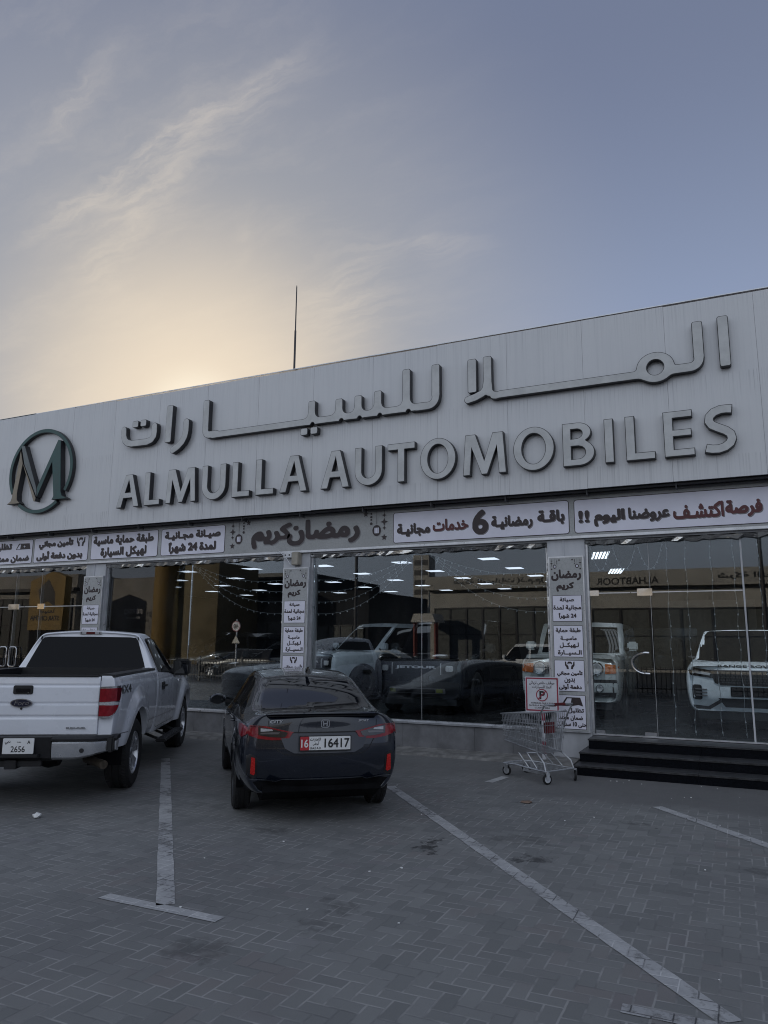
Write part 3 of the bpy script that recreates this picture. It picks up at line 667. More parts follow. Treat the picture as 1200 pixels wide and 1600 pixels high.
def fascia_sign():
    t = thing('shop_sign', 'large grey raised Arabic and Latin lettering across the white fascia', 'shop sign', (0, 0, 0))
    for lp in sdf_arabic(): letter(lp, t)
    zb, zt = 4.497, 5.193; w = .14
    A = lambda xl, xr, xa: [[(xl, zb), (xl+.145, zb), (xl+.145+.052, zb+.195), (xr-.145-.050, zb+.195), (xr-.145, zb), (xr, zb), (xa+.093, zt), (xa-.093, zt)], [(xl+.235, zb+.315), (xa, zt-.12), (xr-.235, zb+.315)]]
    Lf = lambda x, wd: [[(x, zb), (x+wd, zb), (x+wd, zb+.115), (x+w, zb+.115), (x+w, zt), (x, zt)]]
    def Mm(xl, xr):
        c = (xl+xr)/2; return [[(xl, zb), (xl+.125, zb), (xl+.155, zt-.23), (c-.052, zb), (c+.052, zb), (xr-.155, zt-.23), (xr-.125, zb), (xr, zb), (xr-.045, zt), (xr-.225, zt), (c, zb+.24), (xl+.225, zt), (xl+.045, zt)]]
    O = lambda x0, x1: [circ((x0+x1)/2, (zb+zt)/2, (x1-x0)/2, 44, .362), circ((x0+x1)/2, (zb+zt)/2, (x1-x0)/2-.142, 40, .252)]
    T = [[(-5.322, zt-.118), (-5.13, zt-.118), (-5.13, zb), (-4.995, zb), (-4.995, zt-.118), (-4.80, zt-.118), (-4.80, zt), (-5.322, zt)]]
    x = -2.272
    B = [[(x, zb), (x+.26, zb)]+circ(x+.26, zb+.205, .232, 10, .205, -90, 70)+circ(x+.235, zt-.165, .212, 9, .165, -58, 90)+[(x, zt)],
         [(x+.135, zt-.105), (x+.22, zt-.105)]+circ(x+.225, zt-.180, .085, 7, .075, 85, -85)+[(x+.135, zt-.262)],
         [(x+.135, zb+.315), (x+.24, zb+.315)]+circ(x+.25, zb+.21, .10, 7, .10, 85, -85)+[(x+.135, zb+.108)]]
    I = [[(-1.630, zb), (-1.494, zb), (-1.494, zt), (-1.630, zt)]]
    x = -.77; E = [[(x, zb), (x+.42, zb), (x+.42, zb+.11), (x+.137, zb+.11), (x+.137, zb+.303), (x+.388, zb+.303), (x+.388, zb+.408), (x+.137, zb+.408), (x+.137, zt-.108), (x+.408, zt-.108), (x+.408, zt), (x, zt)]]
    cl = [(.178, zt-.062), (.10, zt-.052), (.02, zt-.053), (-.07, zt-.085), (-.13, zt-.145), (-.14, zt-.215), (-.105, zt-.275), (-.02, zt-.325), (.075, zt-.375), (.135, zt-.43), (.150, zt-.50), (.122, zt-.565), (.055, zt-.615), (-.03, zt-.64), (-.12, zt-.635), (-.205, zt-.612)]
    def offs(p, w):
        P = [Vector(q) for q in p]; o = []
        for i, q in enumerate(P):
            d = (P[min(i+1, len(P)-1)]-P[max(i-1, 0)]).normalized(); o.append((q.x-d.y*w, q.y+d.x*w))
        return o
    S = [offs(cl, .066)+offs(cl, -.066)[::-1]]
    for lp in (A(-11.618, -10.993, -11.294), Lf(-10.857, .41), Mm(-10.286, -9.525), U_loop(-9.382, -8.80, .142, zb-.008, zt), Lf(-8.648, .412), Lf(-8.098, .41), A(-7.557, -6.956, -7.243), A(-6.668, -6.076, -6.36), U_loop(-5.968, -5.424, .138, zb-.008, zt), T, O(-4.706, -4.058), Mm(-3.933, -3.19), O(-3.07, -2.404), B, I, Lf(-1.318, .42), E, S): letter(lp, t)
fascia_sign()
def logo():
    t = thing('logo_sign', 'round green ring emblem with a tall serif letter M on the fascia', 'logo sign', (0, 0, 0))
    cx, cz = -14.0, 5.53
    for a0, a1 in ((-33, 209), (231, 308)):
        lp = [circ(cx, cz, 1.01, 60, .98, a0, a1)+circ(cx, cz, .918, 60, .893, a0, a1)[::-1]]
        letter(lp, t, 'ring', M['green'], M['letter_side'], .08, .006)
    D = .15
    letter([[(-14.645, 6.056), (-14.54, 5.757), (-14.639, 5.05), (-14.62, 4.90), (-14.515, 4.815), (-14.94, 4.815), (-14.83, 4.88), (-14.80, 4.95), (-14.70, 5.60)]], t, 'letter', M['gold'], M['letter_side'], .115+.003*len('letter')%.01, .006)
    letter([[(-14.53, 5.73), (-14.50, 5.70), (-14.015, 4.90), (-14.03, 4.83), (-14.08, 4.83)]], t, 'letter_stroke', M['gold'], M['letter_side'], .115+.003*len('letter_stroke')%.01, .006)
    letter([[(-14.642, 6.163), (-14.53, 6.168), (-14.03, 5.143), (-14.0, 5.03), (-14.0, 4.915), (-14.49, 5.715)]], t, 'letter_diagonal', M['slate'], M['letter_side'], .115+.003*len('letter_diagonal')%.01, .006)
    letter([[(-13.992, 5.03), (-14.02, 5.13), (-13.469, 6.194), (-13.385, 6.17), (-13.256, 4.99), (-13.215, 4.90), (-13.054, 4.822), (-13.522, 4.822), (-13.475, 4.90), (-13.60, 5.70), (-13.99, 4.915)]], t, 'letter_stem', M['green'], M['letter_side'], .115+.003*len('letter_stem')%.01, .006)
logo()
# ---------------------------------------------------------------- promotional boards
def star(cx, cz, r, n=5, q=.42):
    return [(cx+(r if i % 2 == 0 else r*q)*math.sin(math.pi*i/n), cz+(r if i % 2 == 0 else r*q)*math.cos(math.pi*i/n)) for i in range(2*n)]
def ornaments(x, zt, s, Mf, par, flip=1):
    lp = []
    for dx, dz, r, n in ((0, -.10, .045, 4), (0, -.22, .075, 4), (0, -.33, .04, 4), (0, -.50, .06, 5), (.37*flip, -.06, .06, 5)): lp.append(star(x+dx*s, zt+dz*s, r*s, n, .38 if n == 4 else .45))
    for dz, r in ((-.06, .018), (-.12, .022), (-.17, .018), (-.24, .026)): lp.append(circ(x+.26*s*flip, zt+dz*s, r*s, 10))
    lp.append([(x-.004*s, zt), (x+.004*s, zt), (x+.004*s, zt-.06*s), (x-.004*s, zt-.06*s)])
    lp.append([(x+.15*s*flip-.003*s, zt), (x+.15*s*flip+.003*s, zt), (x+.15*s*flip+.003*s, zt-.26*s), (x+.15*s*flip-.003*s, zt-.26*s)])
    flat('stars', lp, Mf, M['ink'], par)
    cx, cz = x+.15*s*flip, zt-.37*s
    flat('lantern', [circ(cx, cz, .085*s, 20, .10*s), rrect(cx-.045*s, cz-.055*s, cx+.045*s, cz+.055*s, .01*s)], Mf, M['ink'], par)
    flat('lantern_light', [rrect(cx-.042*s+i*.03*s, cz-.05*s, cx-.018*s+i*.03*s, cz+.05*s, .008*s) for i in range(3)], Mf, M['white_print'], par)
def hands(x0, z0, x1, z1, Mf, par):
    w, h = x1-x0, z1-z0; lp = []
    for s in (1, -1):
        c = (x0+x1)/2; P = lambda u, v: (c-s*w*u, z0+h*v)
        lp.append([P(.46, 1.), P(.34, .95), P(.32, .62), P(.15, .42), P(.10, .0), P(.30, .0), P(.32, .22), P(.46, .48)])
    c = (x0+x1)/2; lp.append([(c-.22*w, z0+.62*h), (c-.22*w, z0+.82*h), (c-.13*w, z0+.98*h), (c+.13*w, z0+.98*h), (c+.22*w, z0+.82*h), (c+.22*w, z0+.62*h), (c+.14*w, z0+.62*h), (c+.14*w, z0+.72*h), (c-.14*w, z0+.72*h), (c-.14*w, z0+.62*h)])
    flat('hands_icon', lp, Mf, M['ink'], par)
def card(par, x0, z0, x1, z1, Y, r=.05, border=.012, mborder=None):
    """printed card: dark outline, white field; returns it"""
    c = MB().prism(rrect(x0, z0, x1, z1, r), MF_FAC(Y), -.001, .003).build('panel_outline', mborder or M['ink'], par, smooth=0)
    return MB().prism(rrect(x0+border, z0+border, x1-border, z1-border, max(.004, r-border)), MF_FAC(Y), .0035, .006).build('panel', M['white_print'], par, smooth=0)
def banner():
    t = thing('promotional_banner', 'long grey patterned banner with white Arabic offer panels under the fascia', 'banner', (0, 0, 0))
    Y = .285
    MB().box(XL, XR-.4, Y, .315, 3.45, 4.12).build('board', M['banner'], t)
    MB().box(XL, XR-.4, .24, .318, 3.405, 3.447).build('edge_trim', M['alu'], t, bev=.004)
    P = MF_FAC(Y-.0085); ink = M['ink']; ink2 = M['ink2']
    def words(items, par):
        for it in items:
            txt, x0, z0, x1, z1 = it[:5]; mm = it[5] if len(it) > 5 else ink
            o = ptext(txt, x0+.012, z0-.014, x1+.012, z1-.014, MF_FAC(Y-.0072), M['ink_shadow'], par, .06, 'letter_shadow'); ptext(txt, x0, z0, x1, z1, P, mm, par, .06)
    p = card(t, -16.1, 3.485, -14.47, 4.05, Y); words([('تظليل', -15.85, 3.80, -15.16, 3.99), ('ضمان ممتد', -15.72, 3.52, -14.56, 3.70)], p)
    flat('car_icon', [[(-15.02, 3.82), (-14.93, 3.96), (-14.58, 3.955), (-14.54, 3.82)], [(-14.99, 3.83), (-14.90, 3.94), (-14.86, 3.94), (-14.88, 3.83)], star(-14.74, 3.885, .04, 4, .3)], P, ink, p)
    p = card(t, -14.42, 3.485, -12.735, 4.06, Y); words([('تأمين مجاني', -14.27, 3.79, -13.20, 4.02), ('بدون دفعة أولى', -14.32, 3.53, -12.90, 3.745)], p); hands(-13.10, 3.81, -12.83, 4.01, P, p)
    p = card(t, -12.655, 3.487, -10.765, 4.055, Y); words([('طبقة حماية ماسية', -12.59, 3.785, -10.89, 4.00), ('لهيكل السيارة', -12.36, 3.52, -11.07, 3.745)], p)
    p = card(t, -10.685, 3.487, -9.055, 4.055, Y); words([('صيـانة مجـانيـة', -10.59, 3.80, -9.17, 3.99), ('لمدة 24 شهراً', -10.48, 3.525, -9.27, 3.765)], p)
    words([('رمضان', -7.60, 3.55, -6.05, 4.03, M['ink']), ('كريم', -8.42, 3.53, -7.50, 4.00, M['ink'])], t)
    ornaments(-8.87, 4.11, 1.0, P, t, 1); ornaments(-5.56, 4.11, 1.0, P, t, -1)
    p = card(t, -5.385, 3.487, -2.285, 4.04, Y); words([('باقـة', -2.80, 3.66, -2.36, 3.90), ('رمضانيـة', -3.58, 3.62, -2.88, 3.86), ('6', -3.91, 3.565, -3.63, 3.985), ('خدمات', -4.63, 3.66, -3.985, 3.87, ink2), ('مجانيـة', -5.31, 3.60, -4.68, 3.835)], p)
    p = card(t, -2.21, 3.487, 2.6, 4.035, Y); words([('!!', -2.14, 3.655, -1.97, 3.85), ('اليوم', -1.90, 3.585, -1.43, 3.845), ('عروضنا', -1.38, 3.615, -.78, 3.85), ('اكتشـف', -.73, 3.62, -.03, 3.86, ink2), ('فرصة', -.01, 3.60, .48, 3.86, ink2)], p)
banner()
def poster(x0, label, rows):
    t = thing('pillar_poster', label, 'poster', (x0, .3, .43)); w = .56; t['group'] = 'posters on the showroom pillars'
    Y = -.055; zz = lambda z: z-.43
    fr = MB().box(0, w, Y, -.001, 0, 2.70)
    fr.build('poster_frame', M['alu'], t, bev=.006); MB().box(.022, w-.022, Y-.003, Y-.0005, .022, 2.678).build('poster_sheet', M['banner'], t, smooth=0)
    P = MF_FAC(Y-.012); P0 = MF_FAC(Y-.005)
    ptext('رمضان', .045, zz(2.74), .515, zz(2.92), P0, M['ink'], t, .06); ptext('كريم', .12, zz(2.57), .40, zz(2.715), P0, M['ink'], t, .06)
    ornaments(.055, zz(3.09), .33, P0, t, 1); ornaments(.505, zz(3.09), .33, P0, t, -1)
    zs = [(2.10, 2.51), (1.555, 2.04), (1.035, 1.51), (.475, .985)]
    tx = [[('صيانة', .17, 2.40, .39, 2.475), ('مجانية لمدة', .065, 2.27, .495, 2.36), ('24 شهراً', .145, 2.14, .42, 2.235)],
          [('طبقة حماية', .09, 1.92, .475, 2.005), ('ماسيــة', .16, 1.80, .41, 1.88), ('لـهيكــل', .145, 1.69, .44, 1.78), ('الـسيــارة', .115, 1.575, .48, 1.665)],
          [('تأمين مجاني', .09, 1.26, .48, 1.355), ('بدون', .20, 1.16, .36, 1.245), ('دفعة أولى', .11, 1.06, .46, 1.15)],
          [('تظليل سـ', .10, .71, .48, .79), ('ضمان ممتد', .10, .60, .46, .685), ('حتى 10 سنوات', .07, .50, .51, .59)]]
    for i in range(rows):
        z0, z1 = zs[i]; c = card(t, .05, zz(z0), w-.05, zz(z1), Y-.003, .012, .007)
        for s, a, b, cc, d in tx[i]: ptext(s, a, zz(b), cc, zz(d), P, M['ink'], c, .045)
        if i == 2: hands(.21, zz(1.375), .37, zz(1.49), P, c)
        if i == 3: flat('car_icon', [[(.13, zz(.82)), (.22, zz(.95)), (.43, zz(.95)), (.47, zz(.82)), (.40, zz(.84)), (.30, zz(.82))], [(.17, zz(.835)), (.235, zz(.935)), (.30, zz(.935)), (.28, zz(.83))]], P, M['ink'], c)
poster(-12.755, 'tall grey poster on the pillar behind the white pickup roof', 4)
poster(-7.645, 'tall grey poster on the pillar above the dark sedan roof', 4)
poster(-2.64, 'tall grey poster on the pillar behind the shopping cart', 4)
# ---------------------------------------------------------------- light strings
def light_string(pts, label, group, nb):
    a = Vector(pts[0]); t = thing('light_string', label, 'string lights', a, 0, group); L = [Vector(p)-a for p in pts]
    MB().tube(L, .0042, 4, caps=False).build('wire', M['rail'], t)
    q = MB(); cum = [0]
    for p, r in zip(L, L[1:]): cum.append(cum[-1]+(r-p).length)
    for i in range(nb):
        s = cum[-1]*(i+.6)/nb; k = max(j for j in range(len(cum)-1) if cum[j] <= s); f = (s-cum[k])/max(1e-6, cum[k+1]-cum[k]); p = L[k].lerp(L[k+1], f)
        q.tube([p, p+Vector((random.uniform(-.008, .008), -.004, -.030))], [.005, .012], 5)
    q.build('bulb', M['bulb'], t)
def swag(a, b, label, g, n=18):
    pts = []
    for i in range(n+1):
        u = i/n; pts.append((a[0]+(b[0]-a[0])*u, .475+.01*math.sin(u*3), b[1]+(a[1]-b[1])*(1-u)**2.1-.05*math.sin(math.pi*u)))
    light_string(pts, label, g, 16)
ordn = ['uppermost', 'second highest', 'third highest', 'lowest']
for k, z in enumerate((2.91, 2.70, 2.50, 2.28)):
    swag((-5.02, 3.33), (-7.04, z), ordn[k]+' sagging light string at the pane right of the sedan, left half', 'light strings behind the middle window')
    swag((-4.80, 3.33), (-2.71, z), ordn[k]+' sagging light string at the pane behind the parking sign, right half', 'light strings behind the middle window')
    swag((-10.15, 3.33), (-12.12, z-.02), ordn[k]+' sagging light string at the gold reflection above the pickup, left half', 'light strings behind the left window')
    swag((-10.0, 3.33), (-7.73, z+.02), ordn[k]+' sagging light string at the pane above the pickup mirror, right half', 'light strings behind the left window')
for k, (x, zb) in enumerate(((-.88, .47), (-.61, .46), (-.26, .47), (.05, .46), (.38, .46), (.72, .46), (1.05, .46))):
    w = ['nearest the door handle', 'second from the door handle', 'third from the door handle', 'just left of the white mullion', 'just right of the white mullion', 'second beyond the white mullion', 'farthest beyond the white mullion'][k]
    light_string([(x+.012*math.sin(i*1.9+k), .475, 3.33+(zb-3.33)*i/16) for i in range(17)], 'straight hanging light string on the door glass, '+w, 'hanging light strings at the doors', 17)
for k, (x0, x1) in enumerate(((-2.02, -1.70), (-1.68, -1.31), (-1.30, -.92))):
    light_string([(x0+(x1-x0)*i/10, .475, 3.33-.42*(1-(2*i/10-1)**2)) for i in range(11)], ['first', 'second', 'third'][k]+' looped light string over the glass door, counted from the pillar', 'looped light strings over the door', 10)
# ---------------------------------------------------------------- small things on the building
def roof_pole():
    t = thing('roof_mast', 'thin tall dark mast standing on the showroom roof', 'mast', (-7.70, .5, 6.6))
    MB().lathe([(.022, 0), (.02, 1.4), (.013, 1.42), (.011, 2.36), (.004, 2.40)], 10).build('pole', M['soffit'], t)
    MB().box(-.08, .08, -.08, .08, 0, .02).build('base_plate', M['soffit'], t)
roof_pole()
def wall_box():
    t = thing('junction_box', 'small beige electrical box with bracket above the pillar poster', 'electrical box', (-7.34, .30, 3.2))
    MB().box(-.08, .07, -.14, 0, -.03, .215).build('box', M['plastic_beige'], t, bev=.012)
    MB().box(-.28, -.10, -.10, -.02, .12, .21).build('bracket', M['alu'], t, bev=.004)
    MB().tube([(-.33, -.20, .24), (-.24, -.10, .14), (-.13, -.08, -.02)], .008, 6).tube([(-.10, -.06, .15), (-.02, -.08, .15)], .006, 6).build('cable', M['alu'], t)
    q = MB()
    for x in (-.24, -.15): q.lathe([(.017, -.115), (.017, -.1)], 12, Matrix.Translation((x, 0, .165)) @ Matrix.Rotation(R(90), 4, 'X') @ Matrix.Translation((0, 0, .2)))
    q.build('socket', M['blk'], t)
wall_box()
def parking_sign():
    t = thing('parking_sign', 'square white and red customer parking sign on a striped post behind the cart', 'sign', (-2.735, .02, 0))
    MB().lathe([(.032, 0), (.032, 1.20)], 16).build('post', M['sign_white'], t)
    for z0, z1 in ((.12, .30), (.60, .80)): MB().lathe([(.0335, z0), (.0335, z1)], 16).build('red_band', M['sign_red'], t)
    MB().lathe([(.10, 0), (.10, .012), (.04, .03)], 16).build('base_plate', M['sign_red'], t)
    b = MB().prism(rrect(-.255, .735, .265, 1.255, .015), MF_FAC(-.05), 0, .012).build('board', M['sign_white'], t)
    fr = [rrect(-.243, .747, .253, 1.243, .008), rrect(-.222, .768, .232, 1.222, .008)]
    flat('red_border', fr, MF_FAC(-.0635), M['sign_red'], b)
    P = MF_FAC(-.0645); c = (.005, .985)
    ptext('موقف خاص لزبائن', -.19, 1.135, .20, 1.195, P, M['ink'], b, .012); ptext('الملا للسيارات', -.14, 1.075, .15, 1.130, P, M['ink'], b, .012)
    flat('prohibition_ring', [circ(*c, .092, 40), circ(*c, .078, 40)], MF_FAC(-.066), M['sign_red'], b)
    ptext('P', -.035, .925, .050, 1.045, P, M['plate_ink'], b, .06)
    d = Vector((.7, .72)).normalized(); n = Vector((-d.y, d.x))*.008; e = Vector(c)
    flat('prohibition_bar', [[tuple(e-d*.085-n), tuple(e+d*.085-n), tuple(e+d*.085+n), tuple(e-d*.085+n)]], MF_FAC(-.0655), M['sign_red'], b)
    for s, a, z, bb, z2 in (('PARKING ONLY FOR', -.165, .855, .175, .877), ('ALMULLA AUTOMOBILES', -.20, .820, .21, .842), ('CUSTOMERS', -.11, .785, .12, .807)): ptext(s, a, z, bb, z2, P, M['ink'], b, .03)
parking_sign()
def cart():
    t = thing('shopping_cart', 'empty silver wire shopping cart with red handle parked by the steps', 'shopping cart', (-2.50, -1.385, 0), math.atan2(.40, -.72))
    # local: +x front, origin mid; near side is +y
    xf, xr, hw = .47, -.30, .26
    zt = lambda x: .80+(.07*(.47-x)/.77); zb = lambda x: .455-(.10*(.47-x)/.77); hwz = lambda z: .20+.06*(z-.35)/.5
    basket = MB()
    rim = [(xf, -.20, zt(xf)), (xr, -.27, zt(xr)), (xr, .27, zt(xr)), (xf, .20, zt(xf))]
    basket.tube(rim, .009, 8, closed=True)
    bot = [(xf-.02, -.155, zb(xf)), (xr+.04, -.19, zb(xr)), (xr+.04, .19, zb(xr)), (xf-.02, .155, zb(xf))]
    basket.tube(bot, .007, 8, closed=True)
    L = lambda a, b, f: tuple(Vector(a).lerp(Vector(b), f))
    for s0, s1 in ((0, 1), (3, 2)):
        for i in range(1, 25): f = i/25; basket.tube([L(rim[s0], rim[s1], f), L(bot[s0], bot[s1], f)], .0038, 4, caps=False)
        for g in (.28, .42, .62, .82): basket.tube([L(rim[s0], bot[s0], g), L(rim[s1], bot[s1], g)], .0035 if g != .42 else .006, 5)
    for g in (.25, .5, .75): basket.tube([L(rim[0], bot[0], g), L(rim[3], bot[3], g)], .003, 5); 
    for i in range(1, 13): f = i/13; basket.tube([L(rim[0], rim[3], f), L(bot[0], bot[3], f)], .0038, 4, caps=False); basket.tube([L(bot[0], bot[3], f), L(bot[1], bot[2], f)], .0038, 4, caps=False)
    for i in range(1, 12): f = i/12; basket.tube([L(bot[0], bot[1], f), L(bot[3], bot[2], f)], .0034, 4, caps=False)
    basket.build('basket', M['steel'], t)
    gate = MB()
    for i in range(0, 15): f = i/14; a, b = L(rim[1], rim[2], f), L(bot[1], bot[2], f); gate.tube([a, b], .0034, 4, caps=False)
    for g in (.33, .66): gate.tube([L(rim[1], bot[1], g), L(rim[2], bot[2], g)], .004, 5)
    gate.build('rear_gate', M['steel'], t)
    MB().box(xr+.02, xr+.045, -.06, .14, .60, .74).build('child_seat_flap', mat('dull_red_plastic', (.13, .012, .016), .45), t, bev=.008)
    fr = MB()
    for s in (-1, 1):
        fr.tube([(xf-.04, s*.19, .155), (.2, s*.21, .165), (-.28, s*.255, .150), (-.39, s*.265, .155)], .011, 8)
        fr.tube([(-.40, s*.27, .97), (-.33, s*.27, .87), (-.22, s*.24, .60), (-.20, s*.22, .36), (-.35, s*.255, .25), (-.385, s*.265, .15)], .011, 8)
        fr.tube([(-.02, s*.21, .34), (.13, s*.21, .325), (-.06, s*.235, .17), (-.06, s*.235, .15)], .010, 8); fr.tube([(-.20, s*.22, .36), (-.02, s*.21, .34)], .010, 8)
        fr.tube([(-.02, s*.21, .34), (-.22, s*.24, .165)], .009, 8)
    fr.tube([(xf-.04, -.19, .155), (xf, 0, .150), (xf-.04, .19, .155)], .011, 8); fr.tube([(-.385, -.265, .15), (-.385, .265, .15)], .011, 8)
    for i in range(7): y = -.16+.32*i/6; fr.tube([(xf-.03, y, .158), (-.30, y*1.15, .148)], .004, 5)
    fr.box(-.40, .02, .232, .255, .11, .135)
    fr.build('frame', M['steel'], t)
    MB().tube([(-.40, -.27, .97), (-.41, -.14, .975), (-.41, .14, .975), (-.40, .27, .97)], .013, 10).build('handle', M['steel'], t)
    MB().box(-.43, -.39, -.11, .11, .957, .993).build('handle_cover', mat('dull_red_plastic', (.13, .012, .016), .45), t, bev=.01)
    for x, s, a in ((xf-.07, -1, 15), (xf-.07, 1, 15), (-.385, -1, -40), (-.385, 1, 75)):
        Mx = Matrix.Translation((x-.02, s*(.19 if x > 0 else .265), .0625)) @ Matrix.Rotation(R(a), 4, 'Z') @ Matrix.Rotation(R(90), 4, 'X')
        w = MB().lathe([(.02, -.014), (.056, -.014), (.0625, -.009), (.0625, .009), (.056, .014), (.02, .014)], 24, Mx).build('wheel', M['rubber'], t)
        MB().lathe([(.0, -.0155), (.042, -.0155), (.042, .0155), (0, .0155)], 20, Mx, caps=False).build('hub', M['alu'], w)
        q = MB(); Mz = Matrix.Translation((x-.02, s*(.19 if x > 0 else .265), .0625)) @ Matrix.Rotation(R(a), 4, 'Z')
        for o in (-.021, .021):
            v = [Mz @ Vector(p) for p in ((-.012, o, -.012), (.012, o, -.012), (.03, o, .075), (-.03, o, .075))]; n = Mz.to_3x3() @ Vector((0, .003, 0))
            q.add([p-n for p in v]+[p+n for p in v], [(0, 1, 2, 3), (7, 6, 5, 4), (0, 4, 5, 1), (1, 5, 6, 2), (2, 6, 7, 3), (3, 7, 4, 0)])
        q.lathe([(.03, .072), (.03, .09)], 12, Mz); q.build('caster_fork', M['steel'], w)
cart()
def litter():
    rnd = random.Random(3)
    def crumple(name, loc, r, m, label, cat, n=2, flat_=.6, group=None):
        bm = bmesh.new(); bmesh.ops.create_icosphere(bm, subdivisions=n, radius=r)
        for v in bm.verts: v.co *= rnd.uniform(.65, 1.15); v.co.z *= flat_
        zmin = min(v.co.z for v in bm.verts)
        for v in bm.verts: v.co.z -= zmin
        me = bpy.data.meshes.new(name); bm.to_mesh(me); bm.free(); o = obj(name, me, m, None, 0); o.location = loc; tag(o, label, cat, group)
    crumple('paper_scrap', (-6.40, -5.99, 0), .045, M['litter'], 'crumpled white paper ball on the paving behind the pickup', 'litter')
    crumple('cardboard_scrap', (-2.24, -3.0, 0), .07, M['card'], 'flattened brown scrap on the paving before the steps', 'litter', 2, .12)
    for k in range(34):
        x, y = rnd.uniform(-4.5, 1.4), rnd.uniform(-7.5, -1.15)
        if k > 22: x, y = rnd.uniform(-2, 1.4), rnd.uniform(-1.25, -1.0)
        crumple('paper_fleck', (x, y, 0), rnd.uniform(.006, .014), M['litter'], 'tiny white paper fleck lying on the block paving', 'litter', 1, .4, 'paper flecks on the paving')
litter()
# ---------------------------------------------------------------- vehicle tools
def cage(X, Z, W, fy, endr=None, endf=None, bow_r=0., bow_f=0., crown=None, crease=None, levels=3, power=2.):
    """box-topology cage: stations X, per station rows of heights Z and half widths W; returns a smooth closed mesh"""
    nx, nz, ny = len(X), len(Z[0]), len(fy); bm = bmesh.new(); V = {}
    crown = crown or [0]*nx
    def P(i, j, k):
        f = fy[j]; z = Z[i][k]; y = f*W[i][k]; x = X[i]
        if i == 0: x += (endr[k] if endr else 0)+bow_r*abs(f)**power
        if i == nx-1: x += (endf[k] if endf else 0)-bow_f*abs(f)**power
        if k == nz-1: z += crown[i]*(1-f*f)
        return (x, y, z)
    for i in range(nx):
        for j in range(ny):
            for k in range(nz):
                if i in (0, nx-1) or j in (0, ny-1) or k in (0, nz-1): V[i, j, k] = bm.verts.new(P(i, j, k))
    q = lambda *a: bm.faces.new([V[t] for t in a])
    for i in range(nx-1):
        for k in range(nz-1):
            q((i, 0, k), (i+1, 0, k), (i+1, 0, k+1), (i, 0, k+1)); q((i, ny-1, k), (i, ny-1, k+1), (i+1, ny-1, k+1), (i+1, ny-1, k))
        for j in range(ny-1):
            q((i, j, 0), (i, j+1, 0), (i+1, j+1, 0), (i+1, j, 0)); q((i, j, nz-1), (i+1, j, nz-1), (i+1, j+1, nz-1), (i, j+1, nz-1))
    for j in range(ny-1):
        for k in range(nz-1):
            q((0, j, k), (0, j, k+1), (0, j+1, k+1), (0, j+1, k)); q((nx-1, j, k), (nx-1, j+1, k), (nx-1, j+1, k+1), (nx-1, j, k+1))
    if crease:
        cl = bm.edges.layers.float.new('crease_edge')
        for e in bm.edges:
            ka = [kk for kk, v in V.items() if v in e.verts]
            if len(ka) == 2:
                c = crease(ka[0], ka[1])
                if c: e[cl] = c
    me = bpy.data.meshes.new('cage'); bm.to_mesh(me); bm.free()
    o = bpy.data.objects.new('cage', me); COL.objects.link(o); md = o.modifiers.new('s', 'SUBSURF'); md.levels = levels; md.render_levels = levels
    m2 = evalmesh(o); bpy.data.objects.remove(o); bpy.data.meshes.remove(me); return m2
def cut(me, cutters, keepmat=True):
    """boolean difference of mesh me with a list of meshes"""
    o = bpy.data.objects.new('tmp', me); COL.objects.link(o); cs = []
    for c in cutters:
        co = bpy.data.objects.new('c', c); COL.objects.link(co); cs.append(co)
        md = o.modifiers.new('b', 'BOOLEAN'); md.operation = 'DIFFERENCE'; md.object = co; md.solver = 'EXACT'
    m2 = evalmesh(o); bpy.data.objects.remove(o)
    for c in cs: bpy.data.objects.remove(c)
    return m2
def cyl_y(x, z, r, y0, y1, n=48):
    return MB().lathe([(r, 0), (r, y1-y0)], n, Matrix.Translation((x, y0, z)) @ Matrix.Rotation(R(-90), 4, 'X')).mesh()
def bvh_of(me): return BVHTree.FromPolygons([v.co[:] for v in me.vertices], [p.vertices[:] for p in me.polygons])
PROJ = {'rear': (lambda u, v, w: Vector((-w, -u, v)), Vector((1, 0, 0))), 'front': (lambda u, v, w: Vector((w, u, v)), Vector((-1, 0, 0))),
        'right': (lambda u, v, w: Vector((u, -w, v)), Vector((0, 1, 0))), 'left': (lambda u, v, w: Vector((u, w, v)), Vector((0, -1, 0))), 'top': (lambda u, v, w: Vector((u, v, w)), Vector((0, 0, -1)))}
def cast(bvh, pr, u, v, start=9.):
    Mf, d = PROJ[pr]; o = Mf(u, v, start); h = bvh.ray_cast(o, d)
    if h[0] is None:
        h = bvh.find_nearest(Mf(u, v, 1.0 if pr in ('left', 'right') else 2.)); 
    return h[0]
def dense(out, s, closed=True):
    r = []; n = len(out)
    for i in range(n if closed else n-1):
        a, b = Vector(out[i]), Vector(out[(i+1) % n]); m = max(1, int((b-a).length/s))
        r += [tuple(a.lerp(b, k/m)) for k in range(m)]
    if not closed: r.append(tuple(out[-1]))
    return r
